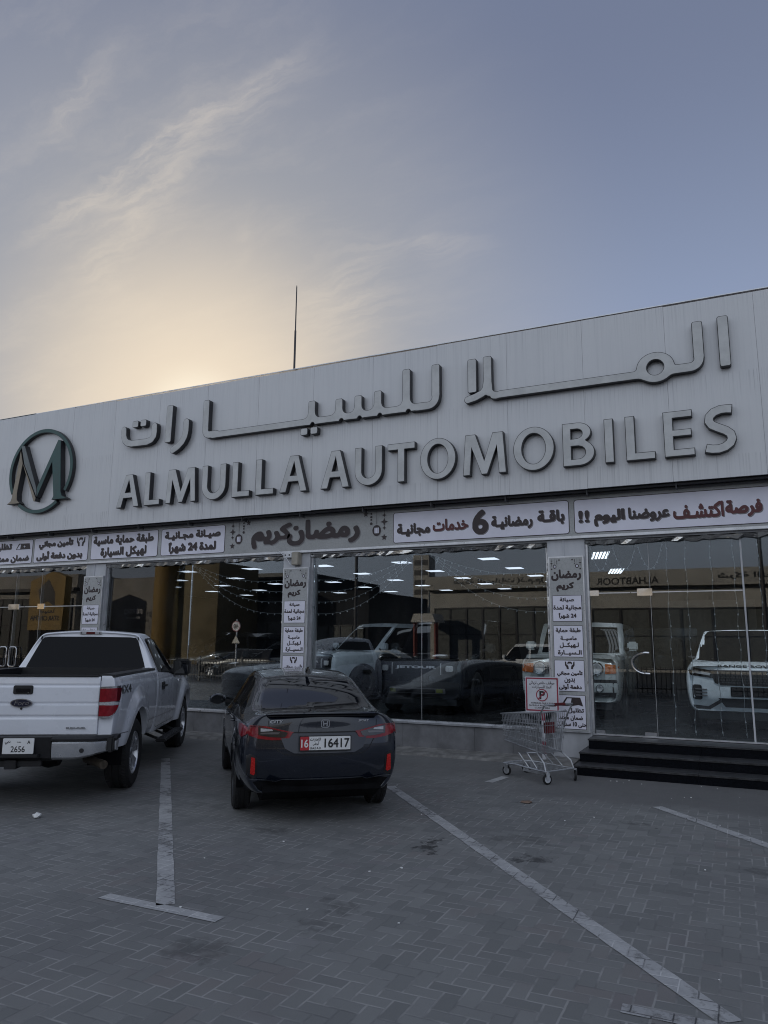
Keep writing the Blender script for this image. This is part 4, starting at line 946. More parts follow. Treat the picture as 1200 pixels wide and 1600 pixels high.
def patch(name, out, pr, bvh, m, parent, off=.004, thick=.006, s=.04, sm=60, dome=0.):
    """a piece of trim, glass or lens that follows the body: outline out in the projection plane"""
    o2 = dense(out, s); P = [Vector(q) for q in o2]; n = len(P)
    us = [q.x for q in P]; vs_ = [q.y for q in P]; pts = list(P)
    def inside(x, y):
        c = False
        for i in range(n):
            a, b = P[i], P[i-1]
            if (a.y > y) != (b.y > y) and x < (b.x-a.x)*(y-a.y)/(b.y-a.y)+a.x: c = not c
        return c
    for x in np.arange(min(us)+s*.5, max(us), s):
        for y in np.arange(min(vs_)+s*.5, max(vs_), s):
            if inside(x, y) and min((Vector((x, y))-q).length for q in P) > s*.45: pts.append(Vector((float(x), float(y))))
    r = geometry.delaunay_2d_cdt([Vector(q) for q in pts], [(i, (i+1) % n) for i in range(n)], [list(range(n))], 1, 1e-5)
    V2, _, F2 = r[0], r[1], r[2]; d = PROJ[pr][1]
    V3 = [cast(bvh, pr, q.x, q.y) for q in V2]
    bm = bmesh.new(); bv = [bm.verts.new(p-d*off) for p in V3]
    for f in F2:
        try: bm.faces.new([bv[i] for i in f])
        except ValueError: pass
    bm.normal_update()
    for f in bm.faces:
        if f.normal.dot(d) > 0: f.normal_flip()
    be = [e for e in bm.edges if len(e.link_faces) == 1]
    ex = bmesh.ops.extrude_edge_only(bm, edges=be)
    for g in ex['geom']:
        if isinstance(g, bmesh.types.BMVert): g.co += d*(thick+off)
    bmesh.ops.recalc_face_normals(bm, faces=bm.faces)
    me = bpy.data.meshes.new(name); bm.to_mesh(me); bm.free()
    c = sum((p.normal.dot(d)*p.area for p in me.polygons))
    if c > 0: me.flip_normals()
    return obj(name, me, m, parent, sm)
def glass_patch(name, out, pr, bvh, m, parent, off=.006, thick=.006, s=.05, deg=3):
    """like patch, with the surface smoothed to one even sheet of glass"""
    o = patch(name, out, pr, bvh, m, parent, off, thick, s, 50); Mf, d = PROJ[pr]
    inv = lambda p: {'rear': (-p.y, p.z, -p.x), 'front': (p.y, p.z, p.x), 'right': (p.x, p.z, -p.y), 'left': (p.x, p.z, p.y), 'top': (p.x, p.y, p.z)}[pr]
    A = []; T = []
    basis = lambda u, v: [u**i*v**j for i in range(deg+1) for j in range(deg+1-i)]
    u0 = sum(q[0] for q in out)/len(out); v0 = sum(q[1] for q in out)/len(out)
    us = [q[0] for q in out]; vs = [q[1] for q in out]
    for u in np.linspace(min(us), max(us), 17):
        for v in np.linspace(min(vs), max(vs), 11):
            c = False
            for i in range(len(out)):
                a, b = out[i], out[i-1]
                if (a[1] > v) != (b[1] > v) and u < (b[0]-a[0])*(v-a[1])/(b[1]-a[1])+a[0]: c = not c
            if c: A.append(basis(u-u0, v-v0)); T.append(inv(cast(bvh, pr, float(u), float(v)))[2])
    k = np.linalg.lstsq(np.array(A), np.array(T), rcond=None)[0]
    e = max(0, float(np.percentile(np.array(T)-np.array(A) @ k, 90)))
    for vtx in o.data.vertices:
        u, v, w = inv(vtx.co); h = inv(cast(bvh, pr, u, v))[2]; front = w > h; f = float(np.dot(basis(u-u0, v-v0), k))+e
        vtx.co = Mf(u, v, f+off if front else f-thick)
    o.data.update(); return o
def decal(txt, u0, v0, u1, v1, pr, bvh, m, parent, bold=.04, off=.003, name='decal'):
    me = loops_mesh(text_loops(txt, u0, v0, u1, v1, bold)); d = PROJ[pr][1]
    for v in me.vertices: v.co = cast(bvh, pr, v.co.x, v.co.y)-d*off
    return obj(name, me, m, parent, 0)
def seam(name, lines, pr, bvh, m, parent, w=.006, off=.0015, s=.03):
    q = MB()
    for ln in lines:
        L = dense(ln, s, False); vs = []
        for i, p in enumerate(L):
            a, b = Vector(L[max(0, i-1)]), Vector(L[min(len(L)-1, i+1)]); t = (b-a).normalized() if (b-a).length > 1e-9 else Vector((1, 0)); nn = Vector((-t.y, t.x))*w/2; p = Vector(p); d = PROJ[pr][1]
            for e in (nn, -nn): vs.append(cast(bvh, pr, p.x+e.x, p.y+e.y)-d*off)
        q.add(vs, [(2*i, 2*i+1, 2*i+3, 2*i+2) for i in range(len(L)-1)])
    return q.build(name, m, parent, smooth=0)
def wheel(parent, x, y, r, wd, style='five', rim=.62, side=1, m_rim=None, steer=0.):
    """tyre with rim, hub, spokes; the outer face looks to side (+1 is +y)"""
    Mx = Matrix.Translation((x, y, r)) @ Matrix.Rotation(R(steer), 4, 'Z') @ Matrix.Rotation(R(-90*side), 4, 'X')
    h = wd/2; rr = r*rim
    t = MB().lathe([(rr, -h*.9), (r*.90, -h), (r*.975, -h*.82), (r, -h*.55), (r, -h*.30), (r*.985, -h*.28), (r*.985, -h*.22), (r, -h*.2), (r, h*.2), (r*.985, h*.22), (r*.985, h*.28), (r, h*.30), (r, h*.55), (r*.975, h*.82), (r*.90, h), (r*.80, h*1.0), (rr+.012, h*.94), (rr, h*.86), (rr-.002, h*.2)], 56, Mx, caps=False)
    tb = MB(); n = 60
    for i in range(n):
        a = 2*math.pi*i/n
        for s0, s1 in ((.5, .80), (-.80, -.5)):
            p0 = Mx @ Vector((r*1.001*math.cos(a), r*1.001*math.sin(a), h*s0)); p1 = Mx @ Vector((r*.985*math.cos(a+.05), r*.985*math.sin(a+.05), h*s1)); tb.bar(p0, p1, .010, .010)
    t.add(tb.v, tb.f); wh = t.build('wheel', M['rubber'], parent, smooth=30)
    g = MB().lathe([(rr, h*.86), (rr*.965, h*.90), (rr*.93, h*.80), (rr*.92, h*.15), (rr*.5, h*.05), (0.001, h*.05)], 48, Mx, caps=False).build('rim', m_rim or M['rim'], wh, smooth=35)
    MB().lathe([(.001, h*.0), (rr*.9, h*.04), (rr*.9, -h*.7)], 32, Mx, caps=False).build('wheel_well_disc', M['blk'], wh)
    sp = MB(); n = {'five': 5, 'six': 6, 'seven': 7, 'ten': 10}[style]
    for i in range(n):
        a = 2*math.pi*i/n+.3
        for o in ((-.17, .17) if n <= 7 else (0,)):
            ca, sa = math.cos(a), math.sin(a); cb, sb = math.cos(a+o), math.sin(a+o)
            w0, w1 = (rr*.10, rr*.13)
            A = Vector((rr*.20*ca, rr*.20*sa, h*.62)); B = Vector((rr*.95*cb, rr*.95*sb, h*.80)); tn = Vector((-sb, cb, 0))
            vs = [A-tn*w0, A+tn*w0, B+tn*w1, B-tn*w1]; lo = [v-Vector((0, 0, h*.45)) for v in vs]
            sp.add([Mx @ v for v in vs+lo], [(0, 1, 2, 3), (7, 6, 5, 4), (0, 4, 5, 1), (1, 5, 6, 2), (2, 6, 7, 3), (3, 7, 4, 0)])
    sp.build('spokes', m_rim or M['rim'], wh, smooth=30)
    MB().lathe([(rr*.22, h*.3), (rr*.24, h*.66), (rr*.19, h*.72), (.001, h*.73)], 24, Mx, caps=False).build('hub_cap', m_rim or M['rim'], wh)
    return wh
def liner(par, x, z, r, y0, y1, n=28):
    q = MB(); vs = []
    for i in range(n+1):
        a = R(-8+196*i/n); vs += [(x+r*math.cos(a), y0, z+r*math.sin(a)), (x+r*math.cos(a), y1, z+r*math.sin(a))]
    vs += [(x+r*math.cos(R(-8+196*i/n)), y1, z+r*math.sin(R(-8+196*i/n))) for i in range(n+1)]
    q.add(vs, [(2*i, 2*i+1, 2*i+3, 2*i+2) for i in range(n)]+[tuple(2*n+2+i for i in range(n+1))]); return q.build('wheel_arch_liner', M['under'], par, smooth=0, fix=False)
def bumpf(d, a, b): t = min(1, max(0, (d-a)/(b-a))); return t*t*(3-2*t)
def side_line(pts): return pts
# ---------------------------------------------------------------- the dark sedan
def sedan():
    d = Vector((-.634, .773)); c = Vector((-4.34, -4.213))
    t = thing('parked_sedan', 'dark blue grey sedan parked nose in towards the showroom, seen from behind', 'car', (c.x, c.y, 0), math.atan2(d.y, d.x))
    P = M['paint_dark']; t.scale = (1, .968, 1)
    fy = [-1, -.86, -.5, 0, .5, .86, 1]
    X = [-.99, -.86, -.66, -.42, -.05, .32, .70, 1.20, 1.70, 2.15, 2.70, 3.15, 3.42]
    #      sill  low   mid   should crease belt  roof
    Z = [[.315, .42, .585, .775, .925, 1.000, 1.030],
         [.290, .41, .585, .785, .935, 1.010, 1.036],
         [.265, .40, .585, .790, .935, 1.015, 1.036],
         [.240, .39, .585, .790, .930, 1.020, 1.040],
         [.205, .37, .585, .785, .920, 1.015, 1.212],
         [.195, .36, .585, .780, .912, 1.005, 1.325],
         [.190, .36, .580, .775, .905, .992, 1.365],
         [.190, .36, .575, .770, .895, .980, 1.388],
         [.190, .36, .570, .762, .885, .968, 1.335],
         [.190, .36, .565, .750, .875, .950, 1.110],
         [.195, .36, .555, .725, .830, .895, .945],
         [.200, .36, .535, .680, .765, .815, .855],
         [.210, .36, .500, .600, .665, .700, .730]]
    W = [[.560, .665, .705, .700, .690, .640, .545],
         [.660, .755, .790, .785, .760, .690, .580],
         [.710, .800, .840, .835, .805, .715, .600],
         [.735, .825, .856, .850, .820, .725, .590],
         [.750, .835, .862, .858, .830, .740, .575],
         [.755, .835, .862, .860, .838, .760, .560],
         [.760, .835, .860, .860, .845, .775, .555],
         [.760, .835, .858, .860, .848, .785, .560],
         [.760, .835, .858, .860, .848, .788, .580],
         [.755, .835, .858, .858, .842, .775, .640],
         [.745, .825, .855, .850, .815, .735, .600],
         [.700, .800, .830, .815, .770, .690, .560],
         [.560, .680, .720, .700, .660, .600, .480]]
    er = [.075, .035, -.025, -.010, .000, .000, .015]
    def cr(a, b):
        if a[0] == 0 and b[0] == 0 and a[2] == b[2] == 6: return .75
        if a[2] == b[2] == 4: return .45
        if a[2] == b[2] == 6 and a[0] >= 3 and b[0] >= 3: return .35
        if a[0] == b[0] == 0 and a[2] == b[2] == 1: return .4
        return 0
    me = cage(X, Z, W, fy, er, [.02, .05, .06, .03, 0, -.02, -.06], .17, .30, [.012, .012, .014, .020, .035, .04, .045, .045, .045, .03, .03, .03, .02], cr, 3)
    wl = [(0, .315), (2.60, .315)]
    for v in me.vertices:     # slight lip round the arches
        for wx, wz in wl:
            r = math.hypot(v.co.x-wx, v.co.z-wz)
            if abs(v.co.y) > .6 and v.co.z < .85: v.co.y += math.copysign(.016*(1-bumpf(abs(r-.37), .0, .10)), v.co.y)
    bv0 = bvh_of(me)
    cs = [cyl_y(wx, wz, .352, s0, s1) for wx, wz in wl for s0, s1 in ((-1.2, -.56), (.56, 1.2))]
    body = cut(me, cs); body.materials.clear(); bo = obj('body', body, P, t, 35)
    bv = bv0
    for wx in (0, 2.60):
        for s in (-1, 1):
            liner(t, wx, .315, .350, s*.83, s*.54)
            wheel(t, wx, s*.755, .306, .185, 'five', .66, s, M['rim_dark'])
    G = M['dglass']; K = M['blk_gloss']; B = M['blk']
    # rear window with black surround
    rw = [(-.60, 1.045), (-.30, 1.052), (0, 1.055), (.30, 1.052), (.60, 1.045), (.565, 1.15), (.515, 1.27), (.475, 1.318), (.25, 1.336), (0, 1.340), (-.25, 1.336), (-.475, 1.318), (-.515, 1.27), (-.565, 1.15)]
    patch('window_surround', [(u*1.02, v+(.010 if v > 1.2 else -.008)) for u, v in rw], 'rear', bv, K, t, .002, .004, .05)
    g = glass_patch('rear_window', rw, 'rear', bv, M['film_glass'], t, .007, .004, .04)
    patch('sticker', [(-.56, 1.058), (-.46, 1.060), (-.46, 1.070), (-.56, 1.068)], 'rear', bv, M['sign_white'], g, .0105, .002)
    # side windows
    for pr in ('left', 'right'):
        sw = [(-.12, 1.075), (.10, 1.035), (.7, 1.020), (1.3, 1.010), (1.95, .985), (1.98, 1.0), (1.60, 1.20), (1.30, 1.315), (1.0, 1.345), (.62, 1.335), (.28, 1.25)]
        patch('window_surround', [(1.0+(u-1.0)*1.025, 1.15+(v-1.15)*1.08) for u, v in sw], pr, bv, K, t, .002, .003, .05)
        w1 = [(-.08, 1.078), (.12, 1.042), (.86, 1.025), (.86, 1.335), (.64, 1.325), (.30, 1.24)]; w2 = [(.93, 1.022), (1.90, .995), (1.58, 1.195), (1.29, 1.305), (.93, 1.337)]
        glass_patch('side_window', w1, pr, bv, G, t, .006, .003, .05, 2); glass_patch('side_window', w2, pr, bv, G, t, .006, .003, .05, 2)
        seam('door_gap', [[(.89, 1.36), (.88, .80), (.86, .45), (.82, .30)], [(.02, 1.10), (.10, .92), (.22, .74), (.33, .60), (.36, .45)], [(1.95, .99), (1.92, .7), (1.86, .30)], [(.36, .30), (1.86, .30)]], pr, bv, B, t, .007)
        s = 1 if pr == 'left' else -1
        for hx in (.22, 1.12):
            a = cast(bv, pr, hx, .88); MB().tube([a+Vector((0, s*.004, 0)), a+Vector((.02, s*.028, .003)), a+Vector((.17, s*.030, .003)), a+Vector((.19, s*.004, 0))], .012, 8).build('door_handle', P, t)
        q = MB().lathe([(.012, 0), (.055, .012), (.088, .05), (.098, .10), (.094, .15), (.06, .19), (.012, .20)], 24, Matrix.Translation((1.76, s*.985, 1.0)) @ Matrix.Rotation(R(90), 4, 'Y') @ Matrix.Diagonal((.72, 1.12, 1., 1.)))
        mo = q.build('side_mirror', P, t)
        MB().lathe([(.001, -.002), (.082, -.002), (.084, .008)], 24, Matrix.Translation((1.752, s*.985, 1.0)) @ Matrix.Rotation(R(90), 4, 'Y') @ Matrix.Diagonal((.66, 1.05, 1., 1.)), caps=False).build('mirror_glass', M['dglass'], mo)
        MB().bar((1.86, s*.80, .965), (1.84, s*.92, .985), .05, .035).build('mirror_arm', B, mo)
    # deck lid: shut line, lip spoiler
    seam('boot_gap', [[(-.572, 1.04), (-.560, .93), (-.535, .80), (-.47, .70), (-.40, .662), (-.2, .655), (0, .654), (.2, .655), (.40, .662), (.47, .70), (.535, .80), (.560, .93), (.572, 1.04)]], 'rear', bv, B, t, .008)
    sp = MB(); vs = []; n = 28
    for i in range(n+1):
        y = -.585+1.17*i/n; f = abs(y/.585); xo = -.995+.115*f**2.2; zo = 1.040-.012*f*f
        e = 1-bumpf(f, .9, 1.)*.7
        vs += [(xo+.18, y, zo-.010), (xo+.06, y, zo+.014*e), (xo-.022*e, y, zo+.022*e), (xo-.027*e, y, zo+.010*e), (xo+.004, y, zo-.008)]
    sp.add(vs, [(5*i+j, 5*i+5+j, 5*i+6+j, 5*i+1+j) for i in range(n) for j in range(4)]); sp.build('boot_spoiler', P, t, smooth=25)
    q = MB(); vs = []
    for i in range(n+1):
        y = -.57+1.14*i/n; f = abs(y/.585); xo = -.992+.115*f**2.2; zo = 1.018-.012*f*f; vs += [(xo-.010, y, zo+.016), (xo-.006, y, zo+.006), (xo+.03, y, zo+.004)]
    q.add(vs, [(3*i+j, 3*i+3+j, 3*i+4+j, 3*i+1+j) for i in range(n) for j in (0, 1)]); q.build('spoiler_shade_strip', B, t, smooth=0)  # black strip put in for the shade under the spoiler lip
    # tail lights
    for s in (-1, 1):
        fl = lambda p: [(s*u, v) for u, v in p]
        lt = fl([(.785, .905), (.74, .932), (.62, .926), (.58, .922), (.50, .905), (.40, .885), (.315, .873), (.33, .862), (.36, .815), (.395, .800), (.53, .795), (.66, .806), (.755, .838), (.785, .872)])
        L = patch('tail_light', lt, 'rear', bv, M['red'], t, .012, .012, .03)
        patch('light_inner_lens', fl([(.665, .915), (.58, .908), (.46, .885), (.375, .868), (.395, .830), (.42, .822), (.55, .825), (.66, .840)]), 'rear', bv, M['smoke_lens'], L, .0165, .004, .03)
        patch('light_upper_band', fl([(.78, .905), (.74, .930), (.62, .925), (.64, .917), (.73, .918), (.765, .895)]), 'rear', bv, M['red_dark'], L, .0155, .003, .03)
        patch('reversing_lamp', fl([(.64, .905), (.53, .897), (.52, .882), (.64, .872)]), 'rear', bv, M['clear_lens'], L, .0185, .003, .03)
        patch('indicator_lamp', fl([(.64, .862), (.52, .870), (.45, .870), (.47, .852), (.64, .848)]), 'rear', bv, mat('dim_lens', (.12, .11, .115), .1, coat=1.), L, .0185, .003, .03)
        lt2 = [(-.84, .905), (-.72, .925), (-.56, .930), (-.46, .915), (-.50, .87), (-.58, .83), (-.72, .812), (-.84, .85)]
        patch('light_wrap', lt2, 'left' if s < 0 else 'right', bv, M['red'], L, .010, .008, .03)
        # bumper: dark corner recess with reflector
        patch('reflector_recess', fl([(.665, .63), (.735, .665), (.775, .65), (.768, .45), (.70, .425), (.66, .45)]), 'rear', bv, M['blk'], t, .003, .004, .03)
        patch('reflector', fl([(.685, .625), (.722, .635), (.728, .480), (.695, .462), (.678, .475)]), 'rear', bv, M['reflector'], t, .012, .012, .03)
    # plate recess and plate
    pr_ = patch('plate_recess', [(-.46, .855), (-.33, .862), (.33, .862), (.46, .855), (.40, .72), (.31, .678), (-.31, .678), (-.40, .72)], 'rear', bv, mat('sedan_recess_lit', (.012, .016, .028), .34, metal=.3, coat=.6, var=.05), t, .002, .003, .04)  # body paint made paler here for the sky light this panel catches
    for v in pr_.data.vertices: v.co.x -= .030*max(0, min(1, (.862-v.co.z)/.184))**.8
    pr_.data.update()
    seam('recess_edge', [[(-.47, .862), (-.33, .868), (.33, .868), (.47, .862)]], 'rear', bv, B, t, .012, .004)
    Mf = MF_REAR(-1.046)
    pl = MB().prism(rrect(-.272, .697, .258, .845, .012), Mf, -.012, .004).build('number_plate', B, t, bev=0)
    flat('plate_face', [rrect(-.262, .712, .248, .838, .008)], lambda u, v, w: Mf(u, v, .0055+w), M['plate'], pl)
    flat('plate_code_field', [rrect(-.262, .712, -.172, .838, .008)], lambda u, v, w: Mf(u, v, .0068+w), M['plate_red'], pl)
    P1 = lambda u, v, w: Mf(u, v, .0082+w)
    ptext('16', -.252, .738, -.182, .812, P1, M['plate'], pl, .03); ptext('16417', -.018, .733, .236, .818, P1, M['plate_ink'], pl, .035)
    ptext('الإمارات', -.163, .790, -.055, .828, P1, M['plate_ink'], pl, .02); ptext('أبوظبي', -.135, .752, -.075, .787, P1, M['plate_ink'], pl, .02); ptext('U.A.E A.D', -.163, .720, -.055, .741, P1, M['plate_ink'], pl, .04)
    # badges
    def badge(txt, x0, z0, x1, z1, sl=0., dx=.004):
        xx = min(cast(bv, 'rear', u, (z0+z1)/2).x for u in (x0, x1)); ptext(txt, x0, z0, x1, z1, MF_REAR(xx-dx), M['badge_silver'], t, .03, 'model_badge', depth=.004, slant=sl)
    badge('CITY', -.553, .955, -.425, .983, .1); badge('SPORT', .352, .962, .458, .982, .25)
    xx = cast(bv, 'rear', 0, .95).x; bm_ = MF_REAR(xx-.006)
    e = flat('emblem', [rrect(-.045, .912, .045, .990, .022), rrect(-.037, .919, .037, .983, .017)], bm_, M['chrome'], t, .008)
    flat('emblem_letter', [[(-.030, .977), (-.018, .977), (-.014, .957), (.014, .957), (.018, .977), (.030, .977), (.022, .925), (.010, .925), (.013, .944), (-.013, .944), (-.010, .925), (-.022, .925)]], bm_, M['chrome'], e, .008)
    # bumper lower trim and diffuser
    patch('lower_trim', [(-.70, .400), (-.50, .405), (-.40, .415), (.40, .415), (.50, .405), (.70, .400), (.63, .32), (.45, .30), (-.45, .30), (-.63, .32)], 'rear', bv, M['under'], t, .003, .01, .04)
    seam('bumper_crease', [[(-.735, .425), (-.56, .412), (-.47, .402), (-.41, .424), (0, .432), (.41, .424), (.47, .402), (.56, .412), (.735, .425)]], 'rear', bv, mat('trim_highlight', (.05, .055, .065), .25, metal=.3, coat=1.), t, .010, .008)
    MB().prism([(-.93, .315), (-.60, .185), (3.1, .185), (3.3, .26), (3.3, .34), (-.93, .36)], lambda u, v, w: Vector((u, w, v)), -.60, .60).build('underbody', M['under'], t)  # shaped low and wide to block light and deepen the shade below
    # antenna fin, roof joints
    vs = [(.30, 0, 1.46), (.42, .022, 1.405), (.42, -.022, 1.405), (.18, .024, 1.395), (.18, -.024, 1.395), (.235, 0, 1.468)]
    MB().add([(.20, 0, 1.470), (.26, .012, 1.455), (.26, -.012, 1.455), (.19, .025, 1.385), (.19, -.025, 1.385), (.40, .012, 1.40), (.40, -.012, 1.40)], [(0, 1, 2), (0, 3, 1), (0, 2, 4), (0, 4, 3), (1, 3, 5), (2, 6, 4), (1, 5, 6, 2)]).build('antenna_fin', K, t)
    seam('roof_joint', [[(.36, .50), (.9, .53), (1.6, .545)], [(.36, -.50), (.9, -.53), (1.6, -.545)]], 'top', bv, B, t, .008)
    return t
sedan()
# ---------------------------------------------------------------- the white pickup
def pickup():
    d = Vector((-.517, .856)); c = Vector((-7.587, -4.842))
    t = thing('parked_pickup', 'white single cab pickup truck parked nose in at the left, seen from behind', 'pickup truck', (c.x, c.y, 0), math.atan2(d.y, d.x))
    P = M['paint_white']; B = M['blk']; WB = 3.66
    # cargo bed
    fy = [-1, -.9, -.5, 0, .5, .9, 1]
    Z = [.56, .72, .93, 1.10, 1.25, 1.335, 1.36]
    Xb = [-1.13, -1.02, -.6, 0, .6, 1.06, 1.145]
    Wb = [[.93, .962, .975, .978, .968, .955, .935], [.945, .985, .998, 1.0, .990, .975, .945]]+[[.95, .990, 1.003, 1.005, .995, .978, .945]]*4+[[.95, .990, 1.003, 1.005, .995, .978, .945]]
    def cr(a, b):
        if a[2] == b[2] == 6: return .6
        if a[0] == b[0] in (0, 6): return .55
        if a[2] == b[2] == 0: return .9
        return 0
    me = cage(Xb, [Z]*7, Wb, fy, None, None, .03, 0., None, cr, 3, 3.)
    fl = [(0, .41), (WB, .41)]
    def flare(me):
        for v in me.vertices:
            if abs(v.co.y) < .7: continue
            for wx, wz in fl:
                r = math.hypot((v.co.x-wx)*.98, v.co.z-wz)
                if r < .85: v.co.y += math.copysign(.045*(1-bumpf(r, .60, .80))*bumpf(r, .40, .44), v.co.y)
    # finer sides so that the flare reads
    bm = bmesh.new(); bm.from_mesh(me); bmesh.ops.subdivide_edges(bm, edges=[e for e in bm.edges if all(abs(v.co.y) > .85 for v in e.verts)], cuts=1, use_grid_fill=True); bm.to_mesh(me); bm.free()
    flare(me); bv = bvh_of(me)
    inner = MB().box(-1.02, 1.07, -.80, .80, .86, 1.6).mesh(); gate = MB().box(-1.2, -1.095, -.826, .826, .50, 1.6).mesh()
    bed = cut(me, [cyl_y(0, .41, .535, -1.2, -.60), cyl_y(0, .41, .535, .60, 1.2), inner, gate]); bed.materials.clear(); obj('cargo_bed', bed, P, t, 30)
    MB().box(-1.05, 1.08, -.83, -.795, .84, 1.30).box(-1.05, 1.08, .795, .83, .84, 1.30).box(1.03, 1.075, -.80, .80, .84, 1.30).box(-1.06, 1.07, -.80, .80, .82, .862).build('bed_liner', B, t)
    q = MB()
    for s in (-1, 1):
        vs = []
        for x in np.linspace(-1.10, 1.13, 14):
            for y, z in ((.79, 1.30), (.79, 1.372), (.87, 1.380), (.955, 1.372), (.965, 1.345)): vs.append((x, s*y, z))
        q.add(vs, [(5*i+j, 5*i+5+j, 5*i+6+j, 5*i+1+j) for i in range(13) for j in range(4)]+[(0, 1, 2, 3, 4), tuple(65+k for k in range(5))[::-1]])
    q.box(1.06, 1.125, -.79, .79, 1.30, 1.378); q.build('bed_rail_cap', B, t)
    # tailgate, profile extruded across
    pr = [(-1.06, .745), (-1.132, .745), (-1.137, .905), (-1.125, .922), (-1.125, .938), (-1.140, .950), (-1.140, 1.052), (-1.130, 1.062), (-1.130, 1.075), (-1.141, 1.086), (-1.141, 1.238), (-1.128, 1.252), (-1.128, 1.262), (-1.135, 1.275), (-1.130, 1.335), (-1.115, 1.350), (-1.06, 1.350)]
    vs = []; n = len(pr)
    for y in (-.818, .818): vs += [(x, y, z) for x, z in pr]
    g = MB().add(vs, [tuple(range(n)), tuple(range(n, 2*n))[::-1]]+[(i, n+i, n+(i+1) % n, (i+1) % n) for i in range(n)]).build('tailgate', P, t, bev=.004, smooth=30)
    MB().box(-1.14, -1.05, -.80, .80, 1.349, 1.366).build('tailgate_cap', B, g, bev=.008)
    MF = MF_REAR(-1.141)
    h = MB().prism(rrect(-.075, 1.165, .128, 1.258, .018), MF, -.003, .012).build('tailgate_handle', B, g, bev=.004)
    MB().prism(rrect(-.045, 1.185, .10, 1.225, .010), MF, .012, .020).build('handle_grip', M['blk_gloss'], h); MB().lathe([(.008, 0), (.008, .004)], 14, Matrix.Translation((-1.155, -.085, 1.187)) @ Matrix.Rotation(R(-90), 4, 'Y')).build('lock', M['chrome'], h)
    e = MB().prism(circ(.022, 1.073, .115, 40, .046), MF, -.003, .016).build('oval_badge', M['chrome'], g, bev=.003)
    MB().prism(circ(.022, 1.073, .103, 40, .037), MF, .016, .019).build('badge_field', M['badge_blue'], e)
    ptext('Ford', -.050, 1.052, .095, 1.098, lambda u, v, w: MF(u, v, .0205+w), M['chrome'], e, .0, slant=.25)
    MB().lathe([(.012, 0), (.010, .012)], 12, Matrix.Translation((-1.141, -.022, 1.015)) @ Matrix.Rotation(R(-90), 4, 'Y')).build('camera', B, g)
    ptext('FLEX-FUEL', .50, .803, .705, .822, lambda u, v, w: MF(u, v, w), M['chrome'], g, .06, 'model_badge', depth=.006)
    # tail lights
    for s in (-1, 1):
        f = lambda p: [(s*u, v) for u, v in p]
        # plan path of the lamp: across the rear face, round the corner, along the side
        plan = [(-1.150, .832), (-1.150, .87), (-1.150, .905), (-1.146, .935), (-1.134, .965), (-1.113, .990), (-1.090, 1.005), (-1.068, 1.011), (-1.048, 1.0135), (-1.028, 1.014)]
        def lamp(name, m, par, i0, i1, lo, hi, off):
            q = MB(); vs = []; K = i1-i0
            for i in range(i0, i1+1):
                x, y = plan[i]; a = plan[max(0, i-1)]; b = plan[min(9, i+1)]; nx, ny = -(b[1]-a[1]), (b[0]-a[0]); L = math.hypot(nx, ny); nx, ny = nx/L, ny/L
                zl, zh = lo(i/9), hi(i/9)
                for o in (-.03, off):
                    for k in range(5): vs.append((x+nx*o, s*(y+ny*o), zl+(zh-zl)*k/4))
            fs = []
            for c in range(K):
                A, B2 = 10*c, 10*(c+1)
                for k in range(4): fs.append((A+5+k, B2+5+k, B2+6+k, A+6+k))
                fs += [(A, B2, B2+5, A+5), (A+4, A+9, B2+9, B2+4)]
            fs += [(0, 5, 6, 7, 8, 9, 4, 3, 2, 1), tuple(10*K+k for k in (0, 1, 2, 3, 4, 9, 8, 7, 6, 5))]
            return q.add(vs, fs).build(name, m, par, smooth=50)
        low = lambda f: .915+.30*max(0, f-.38)**1.35*1.9
        fr = lamp('tail_light', M['chrome'], t, 0, 9, low, lambda f: 1.246+.012*f, .010)
        lamp('upper_lens', M['red'], fr, 0, 5, lambda f: 1.086+.01*f, lambda f: 1.226+.010*f, .017)
        lamp('upper_side_lens', M['red_dark'], fr, 5, 8, lambda f: max(low(f)+.02, 1.09), lambda f: 1.232, .017)
        lamp('lower_lens', M['red'], fr, 0, 6, lambda f: low(f)+.020, lambda f: max(low(f)+.03, 1.050), .017)
        lamp('reversing_lamp', M['clear_lens'], fr, 0, 6, lambda f: 1.055, lambda f: 1.081, .014)
    seam('moulding_line', [[(-1.12, .712), (-.57, .712)], [(.55, .712), (1.14, .712)]], 'right', bv, mat('shade_groove', (.20, .20, .215), .5), t, .010, .002)
    decal('4X4', -.945, 1.150, -.43, 1.245, 'right', bv, mat('decal_ink', (.02, .022, .025), .4), t, .045)
    # cab and front end
    Xc = [1.19, 1.30, 1.62, 2.05, 2.45, 2.85, 3.20, 3.66, 4.20, 4.52]
    fyc = [-1, -.88, -.5, 0, .5, .88, 1]
    Zl = [.50, .71, .93, 1.10, 1.245, 1.325]
    ZC = [Zl+[1.80], Zl+[1.835], Zl+[1.85], Zl+[1.835], [.50, .71, .93, 1.10, 1.24, 1.315, 1.62], [.50, .71, .93, 1.10, 1.225, 1.285, 1.335]]+[[.50, .71, .93, 1.09, 1.20, 1.255, 1.285]]+[[.55, .71, .92, 1.07, 1.17, 1.225, 1.255]]+[[.56, .71, .90, 1.03, 1.12, 1.175, 1.205]]+[[.58, .70, .86, .98, 1.05, 1.09, 1.11]]
    ws = [.95, .990, 1.0, .998, .98, .945]
    WC = [[.93, .97, .985, .98, .96, .925, .655], ws+[.695], ws+[.715], ws+[.715], ws+[.75], ws+[.84], [.95, .99, 1., .995, .965, .91, .83], [.95, .99, 1., .995, .96, .90, .80], [.94, .98, .99, .98, .94, .87, .76], [.88, .92, .93, .92, .88, .82, .70]]
    erc = [0, 0, 0, 0, 0, .01, .17]
